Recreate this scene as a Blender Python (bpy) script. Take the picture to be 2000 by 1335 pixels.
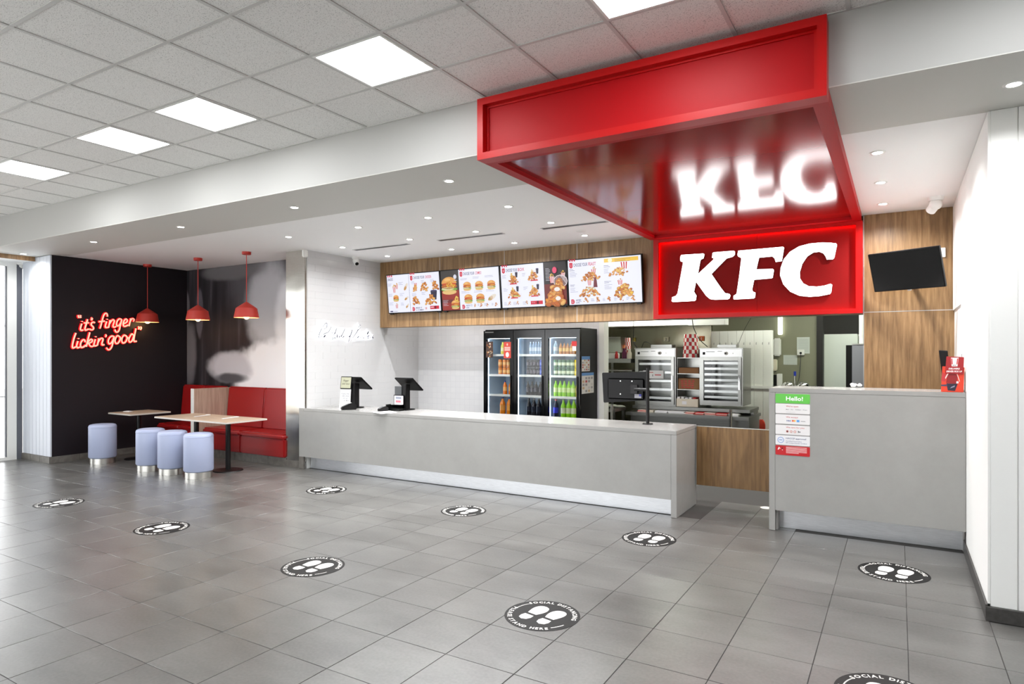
import bpy, bmesh, math, random
from mathutils import Vector, Matrix
random.seed(7)
R = math.radians
for o in list(bpy.data.objects): bpy.data.objects.remove(o)
S = bpy.context.scene
C = S.collection
# ------------------------------------------------------------------ camera
CAM_H, FPX, HORIZON, YAW = 1.664, 1260.7, 692.4, .53974
cd = bpy.data.cameras.new('camera'); cam = bpy.data.objects.new('camera', cd); C.objects.link(cam)
cam.location = (0, 0, CAM_H); cam.rotation_euler = (R(90), 0, YAW)
cd.sensor_width = 36; cd.lens = FPX/2000*36; cd.shift_y = (HORIZON-667.5)/2000
cd.clip_start = .05; cd.clip_end = 200
S.camera = cam
# ------------------------------------------------------------------ world, exposure
w = bpy.data.worlds.new('overcast_sky'); S.world = w; w.use_nodes = True
bg = w.node_tree.nodes['Background']; bg.inputs[0].default_value = (.985, .985, 1, 1); bg.inputs[1].default_value = 3.2
vs = S.view_settings
vs.view_transform = 'Standard'; vs.look = 'None'; vs.gamma = 1; vs.use_curve_mapping = False; vs.exposure = 0.8
PANEL_E, DOWN_W, KITCHEN_E = 13.0, 82.0, 22.0

# ------------------------------------------------------------------ measuring helpers (pixel -> point on a known plane)
_c, _s = math.cos(YAW), math.sin(YAW)
def ray(x, y): return Vector((-_s*FPX+_c*(x-1000), _c*FPX+_s*(x-1000), HORIZON-y))
def onY(x, y, Y): d = ray(x, y); return Vector((0, 0, CAM_H))+d*(Y/d.y)
def onX(x, y, X): d = ray(x, y); return Vector((0, 0, CAM_H))+d*(X/d.x)
def onZ(x, y, z=0): d = ray(x, y); return Vector((0, 0, CAM_H))+d*((z-CAM_H)/d.z)

# ------------------------------------------------------------------ materials
def lin(c):
    return tuple((v/255/12.92 if v/255 <= .04045 else ((v/255+.055)/1.055)**2.4) for v in c[:3])+(1,)
MATS = {}
def mat(name, col=(200, 200, 200), rough=.5, metal=0., emit=None, es=0., spec=.5, coat=0., alpha=1., trans=0.):
    if name in MATS: return MATS[name]
    m = bpy.data.materials.new(name); m.use_nodes = True; MATS[name] = m
    p = m.node_tree.nodes['Principled BSDF']
    p.inputs['Base Color'].default_value = lin(col); p.inputs['Roughness'].default_value = rough
    p.inputs['Metallic'].default_value = metal; p.inputs['Specular IOR Level'].default_value = spec
    p.inputs['Coat Weight'].default_value = coat; p.inputs['Coat Roughness'].default_value = .06
    p.inputs['Alpha'].default_value = alpha; p.inputs['Transmission Weight'].default_value = trans
    if emit: p.inputs['Emission Color'].default_value = lin(emit); p.inputs['Emission Strength'].default_value = es
    return m
def N(m, t, **kw):
    n = m.node_tree.nodes.new(t)
    for k, v in kw.items():
        if k in n.inputs: n.inputs[k].default_value = v
        else: setattr(n, k, v)
    return n
def K(m, a, b): m.node_tree.links.new(a, b)
def PB(m): return m.node_tree.nodes['Principled BSDF']
def ramp(m, fac, stops):
    r = N(m, 'ShaderNodeValToRGB'); e = r.color_ramp.elements
    while len(e) < len(stops): e.new(.5)
    for q, (p, c) in zip(e, stops): q.position = p; q.color = lin(c)
    K(m, fac, r.inputs[0]); return r.outputs[0]
def noise(m, scale=(1, 1, 1), sc=5, detail=4, rough=.55, coord='Object', rnd=False):
    tc = N(m, 'ShaderNodeTexCoord'); mp = N(m, 'ShaderNodeMapping'); mp.inputs['Scale'].default_value = scale
    if coord == 'World':
        g = N(m, 'ShaderNodeNewGeometry'); K(m, g.outputs['Position'], mp.inputs[0])
    else: K(m, tc.outputs[coord], mp.inputs[0])
    if rnd:
        oi = N(m, 'ShaderNodeObjectInfo'); mu = N(m, 'ShaderNodeMath', operation='MULTIPLY'); mu.inputs[1].default_value = 37
        K(m, oi.outputs['Random'], mu.inputs[0])
        cx = N(m, 'ShaderNodeCombineXYZ'); [K(m, mu.outputs[0], cx.inputs[i]) for i in range(3)]
        K(m, cx.outputs[0], mp.inputs['Location'])
    n = N(m, 'ShaderNodeTexNoise'); n.inputs['Scale'].default_value = sc; n.inputs['Detail'].default_value = detail; n.inputs['Roughness'].default_value = rough
    K(m, mp.outputs[0], n.inputs['Vector']); return n.outputs['Fac']
def bump(m, h, st=.1, dist=.01):
    b = N(m, 'ShaderNodeBump'); b.inputs['Strength'].default_value = st; b.inputs['Distance'].default_value = dist
    K(m, h, b.inputs['Height']); K(m, b.outputs[0], PB(m).inputs['Normal'])
def mixc(m, f, a, b, mode='MIX'):
    x = N(m, 'ShaderNodeMix', data_type='RGBA', blend_type=mode)
    if isinstance(f, (int, float)): x.inputs[0].default_value = f
    else: K(m, f, x.inputs[0])
    for s, v in ((6, a), (7, b)):
        if isinstance(v, tuple): x.inputs[s].default_value = v
        else: K(m, v, x.inputs[s])
    return x.outputs[2]

white_paint = mat('white_paint', (246, 246, 243), .55)
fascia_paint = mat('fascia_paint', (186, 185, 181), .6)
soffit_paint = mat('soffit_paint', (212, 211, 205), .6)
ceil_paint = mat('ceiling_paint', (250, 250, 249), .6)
grid_paint = mat('grid_paint', (206, 205, 202), .5)
navy = mat('navy_paint', (28, 22, 27), .55, spec=.3)
red_gloss = mat('red_gloss', (172, 3, 12), .45, spec=.2)
red_frame = mat('red_frame', (184, 8, 9), .35, spec=.3)
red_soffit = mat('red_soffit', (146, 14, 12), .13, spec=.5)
black_plastic = mat('black_plastic', (9, 8, 9), .5, spec=.3)
black_gloss = mat('black_gloss', (4, 4, 5), .15)
black_metal = mat('black_metal', (22, 20, 20), .4, .3)
dark_grey = mat('dark_grey', (70, 72, 74), .4)
alu = mat('aluminium', (200, 200, 198), .3, .9)
white_plastic = mat('white_plastic', (236, 236, 232), .35)
red_shade = mat('pendant_red', (190, 52, 40), .5)
warm_in = mat('pendant_inside', (245, 225, 190), .5)
warm_bulb = mat('warm_bulb', (255, 220, 150), .4, emit=(255, 205, 120), es=9)
lamp_white = mat('lamp_white', (255, 255, 255), .4, emit=(249, 252, 255), es=PANEL_E)
down_white = mat('downlight_glow', (255, 255, 255), .4, emit=(255, 250, 242), es=26)
kitchen_white = mat('kitchen_glow', (255, 255, 255), .4, emit=(250, 255, 240), es=KITCHEN_E)
fridge_led = mat('fridge_led', (255, 255, 255), .4, emit=(215, 235, 255), es=7)
sign_white = mat('sign_white', (255, 255, 255), .4, emit=(255, 255, 255), es=3.2)
led_red = mat('led_red', (255, 40, 30), .4, emit=(255, 16, 10), es=12)
neon_core = mat('neon_core', (255, 180, 160), .4, emit=(255, 150, 128), es=.85)
neon_red = mat('neon_red', (230, 10, 20), .4, emit=(225, 4, 14), es=.6)
halo_white = mat('halo_white', (255, 255, 255), .4, emit=(245, 248, 255), es=8)
thread_grey = mat('signature_grey', (60, 58, 70), .8, spec=.1)
paper = mat('paper', (238, 238, 240), .7)
brown_card = mat('brown_card', (150, 106, 66), .7)
fryer_green = mat('kitchen_wall_paint', (138, 138, 116), .4)
cream_tile = mat('cream_panel', (246, 247, 240), .35)
purple = mat('purple_plastic', (92, 20, 66), .4)
cream = mat('cream_plastic', (222, 214, 196), .5)
void_dark = mat('near_black', (28, 25, 24), .6)
pale_fridge = mat('pale_enamel', (206, 212, 206), .3)

def m_steel(name, col=(166, 166, 162), rough=.28, axis=(1, 1, 60), dent=0.):
    m = mat(name, col, rough, 1.)
    f = noise(m, axis, 12, 3); K(m, ramp(m, f, [(.3, tuple(int(v*.88) for v in col)), (.7, col)]), PB(m).inputs['Base Color'])
    if dent:
        f2 = noise(m, (1, 1, 1), 2.2, 1); bump(m, f2, dent, .05)
    return m
steel = m_steel('brushed_steel')
steel_kick = m_steel('kick_steel', (236, 238, 242), .4)
steel_wavy = m_steel('wavy_steel', (134, 130, 112), .2, dent=.25)
steel_col = m_steel('column_steel', (205, 203, 196), .2, dent=.3)
chrome = mat('chrome', (225, 225, 225), .12, 1.)

def m_wood(name, a, b, c, scale=(9, 9, .7), rough=.42):
    m = mat(name, b, rough)
    f = noise(m, scale, 3.0, 5, .6, 'World')
    f2 = noise(m, (scale[0]*7, scale[1]*7, scale[2]*1.5), 3, 3, .6, 'World')
    mm = N(m, 'ShaderNodeMath', operation='MULTIPLY_ADD'); mm.inputs[1].default_value = .3; K(m, f2, mm.inputs[0]); 
    m2 = N(m, 'ShaderNodeMath', operation='MULTIPLY'); m2.inputs[1].default_value = .7; K(m, f, m2.inputs[0]); K(m, m2.outputs[0], mm.inputs[2])
    K(m, ramp(m, mm.outputs[0], [(.34, a), (.5, b), (.66, c)]), PB(m).inputs['Base Color'])
    return m
wood = m_wood('oak_laminate', (104, 76, 46), (139, 107, 70), (166, 132, 92))
wood_gate = m_wood('gate_laminate', (98, 70, 40), (128, 97, 60), (148, 116, 76))
wood_pale = m_wood('pale_laminate', (168, 142, 124), (188, 164, 146), (206, 184, 166))
wood_table = m_wood('table_laminate', (170, 146, 122), (190, 168, 146), (206, 186, 164), (1, 9, 9))

def m_floor():
    m = mat('floor_tile', (96, 94, 91), .36, spec=.8)
    f = noise(m, (1, 2.2, 1), 2.4, 3, .5, 'Object', True)
    f2 = noise(m, (.8, 1.6, 1), 1.1, 5, .6, 'World')
    f3 = noise(m, (1, 1, 1), 55, 2, .5, 'World')
    base = ramp(m, f, [(.25, (60, 59, 57)), (.5, (82, 81, 78)), (.75, (106, 105, 102))])
    c = mixc(m, .5, base, ramp(m, f2, [(.35, (68, 66, 64)), (.65, (114, 113, 110))]))
    c = mixc(m, .12, c, ramp(m, f3, [(.3, (70, 69, 67)), (.7, (150, 148, 144))]))
    oi = N(m, 'ShaderNodeObjectInfo')
    c = mixc(m, .12, c, ramp(m, oi.outputs['Random'], [(0, (92, 90, 87)), (1, (132, 130, 127))]))
    K(m, c, PB(m).inputs['Base Color'])
    rr = N(m, 'ShaderNodeMapRange'); rr.inputs['To Min'].default_value = .28; rr.inputs['To Max'].default_value = .33
    K(m, f, rr.inputs[0]); K(m, rr.outputs[0], PB(m).inputs['Roughness'])
    return m
floor_mat = m_floor()
grout = mat('grout', (66, 64, 62), .8)
def m_speckle(name, a, b, lo, hi, sc, rough=.8):
    m = mat(name, b, rough); f = noise(m, (1, 1, 1), sc, 2, .5, 'World')
    K(m, ramp(m, f, [(lo, a), (hi, b)]), PB(m).inputs['Base Color']); return m
ceil_tile = m_speckle('mineral_tile', (186, 185, 182), (240, 239, 236), .36, .41, 170)
def m_quartz(name, a, b, c):
    m = mat(name, b, .2, spec=.5)
    f = noise(m, (1, 1, 1), 3.5, 8, .7, 'World'); K(m, ramp(m, f, [(.3, a), (.5, b), (.72, c)]), PB(m).inputs['Base Color']); return m
quartz = m_quartz('grey_quartz', (150, 149, 146), (154, 153, 150), (158, 157, 154))
skirt = m_speckle('skirting_tile', (96, 92, 86), (112, 108, 102), .35, .65, 14, .45)
skirt_dark = m_speckle('dark_skirting', (58, 56, 54), (72, 70, 68), .35, .65, 30, .45)
leather_red = mat('red_vinyl', (152, 18, 20), .38)
bump(leather_red, noise(leather_red, (1, 1, 1), 160, 2), .08, .002)
leather_blue = mat('pale_blue_vinyl', (170, 179, 207), .42)
bump(leather_blue, noise(leather_blue, (1, 1, 1), 120, 2), .06, .002)
shiplap = mat('shiplap_paint', (214, 219, 228), .5)
tile_white = mat('glazed_tile', (204, 204, 204), .16)
bump(tile_white, noise(tile_white, (1, 1, 1), 6, 1), .02, .02)
def m_backtile():
    m = mat('small_glazed_tile', (234, 234, 235), .14)
    tc = N(m, 'ShaderNodeTexCoord'); mp = N(m, 'ShaderNodeMapping'); mp.inputs['Rotation'].default_value = (R(90), 0, 0)
    K(m, tc.outputs['Object'], mp.inputs[0])
    b = N(m, 'ShaderNodeTexBrick'); b.offset = 0; b.inputs['Scale'].default_value = 1
    b.inputs['Brick Width'].default_value = .1; b.inputs['Row Height'].default_value = .1; b.inputs['Mortar Size'].default_value = .0025
    b.inputs['Color1'].default_value = lin((236, 236, 237)); b.inputs['Color2'].default_value = lin((232, 232, 234)); b.inputs['Mortar'].default_value = lin((224, 224, 226))
    K(m, mp.outputs[0], b.inputs['Vector']); K(m, b.outputs['Color'], PB(m).inputs['Base Color'])
    bp = N(m, 'ShaderNodeBump', invert=True); bp.inputs['Strength'].default_value = .25; bp.inputs['Distance'].default_value = .003
    K(m, b.outputs['Fac'], bp.inputs['Height']); K(m, bp.outputs[0], PB(m).inputs['Normal']); return m
tile_back = m_backtile()
def m_glass(name, tint=(255, 255, 255), refl=.12):
    m = bpy.data.materials.new(name); m.use_nodes = True; nt = m.node_tree; nt.nodes.clear()
    o = N(m, 'ShaderNodeOutputMaterial'); mx = N(m, 'ShaderNodeMixShader'); t = N(m, 'ShaderNodeBsdfTransparent'); g = N(m, 'ShaderNodeBsdfGlossy')
    t.inputs[0].default_value = lin(tint); g.inputs['Roughness'].default_value = .02
    lw = N(m, 'ShaderNodeLayerWeight'); lw.inputs['Blend'].default_value = refl
    K(m, lw.outputs['Fresnel'], mx.inputs[0]); K(m, t.outputs[0], mx.inputs[1]); K(m, g.outputs[0], mx.inputs[2]); K(m, mx.outputs[0], o.inputs[0]); return m
glass = m_glass('clear_glass', (250, 251, 251), .25)
acrylic = m_glass('clear_acrylic', (228, 232, 236), .35)
def m_print(name, es):
    m = mat(name, (255, 255, 255), .45)
    a = N(m, 'ShaderNodeVertexColor'); a.layer_name = 'ink'
    K(m, a.outputs[0], PB(m).inputs['Base Color'])
    if es: K(m, a.outputs[0], PB(m).inputs['Emission Color']); PB(m).inputs['Emission Strength'].default_value = es
    return m
screen_ink = m_print('screen_print', .6); PB(screen_ink).inputs['Base Color'].default_value = (0, 0, 0, 1)
for l in list(screen_ink.node_tree.links):
    if l.to_socket.name == 'Base Color': screen_ink.node_tree.links.remove(l)
ink = m_print('ink_print', 0)

# ------------------------------------------------------------------ mesh builder
class B:
    def __init__(s): s.v = []; s.f = []; s.c = []; s.col = None
    def add(s, vs, fs):
        n = len(s.v); s.v += [Vector(v) for v in vs]; s.f += [tuple(i+n for i in f) for f in fs]; s.c += [s.col]*len(fs); return s
    def box(s, x0, y0, z0, x1, y1, z1):
        x0, x1 = min(x0, x1), max(x0, x1); y0, y1 = min(y0, y1), max(y0, y1); z0, z1 = min(z0, z1), max(z0, z1)
        return s.add([(x0, y0, z0), (x1, y0, z0), (x1, y1, z0), (x0, y1, z0), (x0, y0, z1), (x1, y0, z1), (x1, y1, z1), (x0, y1, z1)],
                     [(0, 3, 2, 1), (4, 5, 6, 7), (0, 1, 5, 4), (1, 2, 6, 5), (2, 3, 7, 6), (3, 0, 4, 7)])
    def lathe(s, prof, c=(0, 0, 0), seg=28, sx=1, sy=1, cap=True):
        c = Vector(c); n = len(prof); vs = []; fs = []
        for i in range(seg):
            a = 2*math.pi*i/seg
            for r, z in prof: vs.append(c+Vector((r*math.cos(a)*sx, r*math.sin(a)*sy, z)))
        for i in range(seg):
            j = (i+1) % seg
            for k in range(n-1): fs.append((i*n+k, j*n+k, j*n+k+1, i*n+k+1))
        if cap:
            fs.append(tuple(i*n for i in range(seg))[::-1]); fs.append(tuple(i*n+n-1 for i in range(seg)))
        return s.add(vs, fs)
    def cyl(s, a, b, r, seg=16, r2=None):
        a, b = Vector(a), Vector(b); d = (b-a).normalized(); u = d.orthogonal().normalized(); w = d.cross(u); r2 = r if r2 is None else r2
        vs = []
        for i in range(seg):
            t = 2*math.pi*i/seg; q = u*math.cos(t)+w*math.sin(t); vs += [a+q*r, b+q*r2]
        fs = [(2*i, 2*((i+1) % seg), 2*((i+1) % seg)+1, 2*i+1) for i in range(seg)]
        fs += [tuple(2*i for i in range(seg))[::-1], tuple(2*i+1 for i in range(seg))]
        return s.add(vs, fs)
    def tube(s, pts, r, seg=8):
        pts = [Vector(p) for p in pts]; n = len(pts); vs = []; fs = []; u = None
        for i, p in enumerate(pts):
            d = (pts[min(i+1, n-1)]-pts[max(i-1, 0)])
            d = d.normalized() if d.length > 1e-9 else Vector((0, 0, 1))
            u = (d.orthogonal() if u is None else (u-d*u.dot(d)))
            u = u.normalized() if u.length > 1e-6 else d.orthogonal().normalized()
            w = d.cross(u)
            for k in range(seg): t = 2*math.pi*k/seg; vs.append(p+(u*math.cos(t)+w*math.sin(t))*r)
        for i in range(n-1):
            for k in range(seg): fs.append((i*seg+k, i*seg+(k+1) % seg, (i+1)*seg+(k+1) % seg, (i+1)*seg+k))
        fs += [tuple(range(seg))[::-1], tuple((n-1)*seg+k for k in range(seg))]
        return s.add(vs, fs)
    def prism(s, poly, ex):
        poly = [Vector(p) for p in poly]; ex = Vector(ex); n = len(poly)
        return s.add(poly+[p+ex for p in poly], [tuple(range(n))[::-1], tuple(range(n, 2*n))]+[(i, (i+1) % n, (i+1) % n+n, i+n) for i in range(n)])
    def ball(s, c, rx, ry, rz, seg=12, ring=8, half=False):
        prof = []
        for k in range(ring+1):
            t = -math.pi/2+math.pi*k/ring
            if half and t < 0: continue
            prof.append((max(math.cos(t), .001), math.sin(t)*rz))
        return s.lathe(prof, c, seg, rx, ry)
    def xf(s, M):
        s.v = [M @ v for v in s.v]; return s
def wloc(p):
    v = Vector((0, 0, 0))
    while p: v += p.location; p = p.parent
    return v
def obj(name, b, m, parent=None, bevel=0., smooth=False, seg=2):
    me = bpy.data.meshes.new(name); off = wloc(parent)
    me.from_pydata([v-off for v in b.v], [], b.f); me.update()
    bm = bmesh.new(); bm.from_mesh(me); bmesh.ops.recalc_face_normals(bm, faces=bm.faces)
    if bevel: bmesh.ops.bevel(bm, geom=[e for e in bm.edges if e.calc_face_angle(0) > .5], offset=bevel, segments=seg, affect='EDGES', clamp_overlap=True)
    bm.to_mesh(me); bm.free()
    if any(b.c):
        at = me.attributes.new('ink', 'FLOAT_COLOR', 'CORNER'); k = 0
        for i, p in enumerate(me.polygons):
            c = lin(b.c[i] or (255, 255, 255))
            for _ in p.loop_indices: at.data[k].color = c; k += 1
    me.materials.append(m)
    if smooth or bevel:
        for p in me.polygons: p.use_smooth = True
        me.set_sharp_from_angle(angle=R(40))
    o = bpy.data.objects.new(name, me); C.objects.link(o); o.parent = parent
    return o
def tag(o, label, cat, group=None, kind=None):
    o['label'] = label; o['category'] = cat
    if group: o['group'] = group
    if kind: o['kind'] = kind
    return o
def thing(name, label, cat, loc=(0, 0, 0), group=None, kind=None):
    o = bpy.data.objects.new(name, None); C.objects.link(o); o.location = loc; o.empty_display_size = .1
    return tag(o, label, cat, group, kind)
def struct(name, b, m, label, cat, bevel=0.):
    return tag(obj(name, b, m, None, bevel), label, cat, None, 'structure')
def copy_tree(o, parent=None):
    c = o.copy(); C.objects.link(c); c.parent = parent
    for ch in list(o.children): copy_tree(ch, c)
    return c
def lamp(name, kind, energy, loc, parent, col=(.985, .992, 1), size=.1, rot=(0, 0, 0), spot=None, blend=.5):
    l = bpy.data.lights.new(name, kind); l.energy = energy; l.color = col
    if kind == 'AREA': l.size = size
    else: l.shadow_soft_size = size
    if spot: l.spot_size = R(spot); l.spot_blend = blend
    o = bpy.data.objects.new(name, l); C.objects.link(o); o.location = Vector(loc)-wloc(parent); o.rotation_euler = rot; o.parent = parent; return o
def smooth_path(pts, sub=6, closed=False):
    pts = [Vector(p) for p in pts]; n = len(pts)
    if n < 3: return pts
    out = []
    g = (lambda i: pts[i % n]) if closed else (lambda i: pts[max(0, min(n-1, i))])
    for i in range(n if closed else n-1):
        p0, p1, p2, p3 = g(i-1), g(i), g(i+1), g(i+2)
        for k in range(sub):
            t = k/sub; out.append(.5*((2*p1)+(p2-p0)*t+(2*p0-5*p1+4*p2-p3)*t*t+(3*p1-p0-3*p2+p3)*t**3))
    if not closed: out.append(pts[-1])
    return out
_tx = {}
def text2d(s, size=1., bold=0., shear=0., align='LEFT', space=1.):
    key = (s, bold, shear, space)
    if key not in _tx:
        cu = bpy.data.curves.new('t', 'FONT'); cu.body = s; cu.size = 1; cu.offset = bold; cu.shear = shear; cu.space_character = space; cu.resolution_u = 2; cu.fill_mode = 'FRONT'
        o = bpy.data.objects.new('t', cu); C.objects.link(o)
        me = bpy.data.meshes.new_from_object(o.evaluated_get(bpy.context.evaluated_depsgraph_get()))
        _tx[key] = ([(v.co.x, v.co.y) for v in me.vertices], [tuple(p.vertices) for p in me.polygons])
        bpy.data.objects.remove(o); bpy.data.curves.remove(cu); bpy.data.meshes.remove(me)
    vs, fs = _tx[key]
    x0 = min(v[0] for v in vs); x1 = max(v[0] for v in vs)
    dx = {'LEFT': -x0, 'CENTER': -(x0+x1)/2, 'RIGHT': -x1}[align]
    return [((x+dx)*size, y*size) for x, y in vs], fs, (x1-x0)*size
class Print:
    """flat coloured print laid on a plane: o + u*x + v*y, lifted along n by layer"""
    def __init__(s, o, u, v, lift=.0006):
        s.o, s.u, s.v = Vector(o), Vector(u).normalized(), Vector(v).normalized(); s.n = s.u.cross(s.v); s.b = B(); s.l = lift; s.k = 1
    def P(s, x, y): return s.o+s.u*x+s.v*y+s.n*(s.l*s.k)
    def poly(s, pts, c):
        s.b.col = c; s.b.add([s.P(*p) for p in pts], [tuple(range(len(pts)))])
    def rect(s, x0, y0, x1, y1, c, r=0):
        if r <= 0: s.poly([(x0, y0), (x1, y0), (x1, y1), (x0, y1)], c)
        else:
            p = []
            for cx, cy, a0 in ((x1-r, y0+r, -90), (x1-r, y1-r, 0), (x0+r, y1-r, 90), (x0+r, y0+r, 180)):
                for i in range(5): a = R(a0+i*22.5); p.append((cx+r*math.cos(a), cy+r*math.sin(a)))
            s.poly(p, c)
    def ell(s, x, y, rx, ry, c, rot=0, seg=12):
        ca, sa = math.cos(rot), math.sin(rot); p = []
        for i in range(seg):
            a = 2*math.pi*i/seg; q, w = rx*math.cos(a), ry*math.sin(a); p.append((x+q*ca-w*sa, y+q*sa+w*ca))
        s.poly(p, c)
    def text(s, t, x, y, size, c, bold=0., shear=0., align='LEFT', fit=None, space=1., M=None):
        vs, fs, wd = text2d(t, size, bold, shear, align, space)
        k = fit/wd if fit else 1
        s.b.col = c; s.b.add([s.P(x+a*k, y+b_) for a, b_ in vs], fs)
    def up(s): s.k += 1
    def build(s, name, m, parent):
        me = bpy.data.meshes.new(name); off = wloc(parent); b = s.b
        me.from_pydata([v-off for v in b.v], [], b.f)
        at = me.attributes.new('ink', 'FLOAT_COLOR', 'CORNER'); k = 0
        for i, p in enumerate(me.polygons):
            c = lin(b.c[i])
            for _ in p.loop_indices: at.data[k].color = c; k += 1
        me.materials.append(m); o = bpy.data.objects.new(name, me); C.objects.link(o); o.parent = parent; return o
# ================================================================== THE SETTING
ZC, ZT = 3.2, 3.61
YF, YB = 4.112, 5.04           # bulkhead front and back
XL, XN, XK, XR = -12.05, -11.13, -7.42, .494
floor = struct('floor', B().box(-12.3, -4, -.12, 5, 14, -.003), grout, 'grey stone-look tiled floor of the restaurant', 'floor')
TX, TY = .4415, .459
rows = [4.728-TY*k for k in range(19, -1, -1)]+[4.983, 5.215, 5.665, 6.125, 6.585, 7.045, 7.5]
cells = []
_tm = {}
for j in range(len(rows)-1):
    y0, y1 = rows[j], rows[j+1]
    for i in range(-6, 28):
        x1 = .045-TX*i; x0 = x1-TX
        if x1 < -12 or x0 > 4.5: continue
        if y1 > 6.7 and not (-2.1 < x0 < -.9 or x0 < -7.8): continue
        if y0 > 4.9 and (x0 > .45 or x1 < XN+.1): continue
        if y1 < -3.8: continue
        cells.append((x0+.0022, y0+.0022, x1-.0022, y1-.0022))
def seen(c):
    cx, cy = (c[0]+c[2])/2, (c[1]+c[3])/2; d = -_s*cx+_c*cy
    if d < .5: return 99+cy*-1
    u = 1000+FPX*(_c*cx+_s*cy)/d; v = HORIZON+FPX*CAM_H/d
    return d if (-150 < u < 2150 and v < 1480) else 99+d
cells.sort(key=seen)
rest = B()
for n, (x0, y0, x1, y1) in enumerate(cells):
    if n < 300:
        k = (round(x1-x0, 3), round(y1-y0, 3)); cx, cy = (x0+x1)/2, (y0+y1)/2
        if k not in _tm:
            o = obj('floor_tile', B().box(-k[0]/2, -k[1]/2, -.012, k[0]/2, k[1]/2, 0), floor_mat, None, .0012, seg=1); _tm[k] = o.data
        else: o = bpy.data.objects.new('floor_tile', _tm[k]); C.objects.link(o)
        o.parent = floor; o.location = (cx, cy, random.uniform(-.0004, .0003))
    else: rest.box(x0, y0, -.012, x1, y1, 0)
o = obj('floor_tile_field', rest, floor_mat, floor); o['kind'] = 'stuff'
tag(obj('pavement', B().box(-40, -30, -.3, -12.35, 30, -.13), mat('pavement_concrete', (190, 188, 182), .8)), 'pale concrete pavement outside the left window', 'pavement', None, 'structure')

# tiled ceiling
ceil = struct('ceiling', B().box(-12.3, -4, 3.625, 5, YF, 3.75), grid_paint, 'suspended grey mineral tile ceiling in a metal grid', 'ceiling')
GX, GY = .6115, .5875
LIT = {0: 'nearest the red canopy', 3: 'second from the red canopy', 6: 'third from the red canopy', 8: 'fourth from the red canopy', 11: 'furthest left, at the edge of the photo'}
def cellx(k): return (-1.465-GX*k, -1.465-GX*(k-1))
ct = B().box(-GX/2+.011, -GY/2+.011, 0, GX/2-.011, GY/2-.011, .012); ctm = None
for j in range(5):
    y1 = YF-.005-GY*j; y0 = y1-GY
    for k in range(-5, 18):
        x0, x1 = cellx(k)
        if x0 < -12.05: continue
        if j == 1 and k in LIT: continue
        if ctm is None: o = obj('ceiling_tile', ct, ceil_tile, None, .002, seg=1); ctm = o.data
        else: o = bpy.data.objects.new('ceiling_tile', ctm); C.objects.link(o)
        o.parent = ceil; o.location = ((x0+x1)/2, (y0+y1)/2, ZT+.003+random.uniform(0, .001))
for k in range(-5, 19):
    x = -1.465-GX*(k-1)
    if -12.05 < x < 4.9: obj('ceiling_grid_bar', B().box(x-.012, YF-GY*5-.01, ZT-.002, x+.012, YF, 3.626), grid_paint, ceil)
for j in range(0, 6):
    y = YF-.005-GY*j; obj('ceiling_grid_bar', B().box(-12.05, y-.012, ZT-.0015, 4.9, y+.012, 3.626), grid_paint, ceil)
def light_panel(x0, x1, y0, y1, label):
    t = thing('ceiling_light', label, 'ceiling light', ((x0+x1)/2, (y0+y1)/2, ZT), 'square light panels in the tiled ceiling')
    b = B(); r = .018
    b.box(x0, y0, ZT-.004, x1, y0+r, ZT+.012).box(x0, y1-r, ZT-.004, x1, y1, ZT+.012).box(x0, y0+r, ZT-.004, x0+r, y1-r, ZT+.012).box(x1-r, y0+r, ZT-.004, x1, y1-r, ZT+.012)
    obj('frame', b, white_plastic, t); obj('diffuser', B().box(x0+r, y0+r, ZT+.001, x1-r, y1-r, ZT+.01), lamp_white, t)
for k, s in LIT.items():
    x0, x1 = cellx(k); light_panel(x0+.012, x1-.012, YF-GY*2+.008, YF-GY-.018, 'glowing square ceiling light panel, '+s)
# unseen panels outside the frame, added to light the room
BL = ['near row first', 'near row second', 'near row third', 'near row fourth', 'near row fifth', 'rear row first', 'rear row second', 'rear row third', 'right of the canopy', 'near row far right']
for k, y in ((0, 1.19), (3, 1.19), (6, .2), (9, .2), (13, .2), (0, -2.2), (4, -2.2), (8, -2.2), (-3, 2.94), (-3, 1.19)):
    x0, x1 = cellx(k); light_panel(x0, x1, y, y+.58, 'square ceiling light panel out of view behind the viewer, %s' % BL.pop(0))

# bulkhead
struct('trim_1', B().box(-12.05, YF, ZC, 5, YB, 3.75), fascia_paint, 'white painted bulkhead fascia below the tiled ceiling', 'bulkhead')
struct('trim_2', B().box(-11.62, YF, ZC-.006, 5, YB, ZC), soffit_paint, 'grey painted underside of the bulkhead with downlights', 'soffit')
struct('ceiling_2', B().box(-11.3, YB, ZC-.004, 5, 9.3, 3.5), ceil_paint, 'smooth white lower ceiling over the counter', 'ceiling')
# lowered window head at the far left
struct('trim_3', B().box(-12.05, -4, 3.13, -11.62, YB-.22, 3.6), white_paint, 'white lowered window head above the left window', 'bulkhead')
struct('trim_4', B().box(-11.62, -4, 3.125, -11.60, YB-.21, ZC-.0065), wood, 'brown timber edge strip beside the window head', 'trim')

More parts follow.
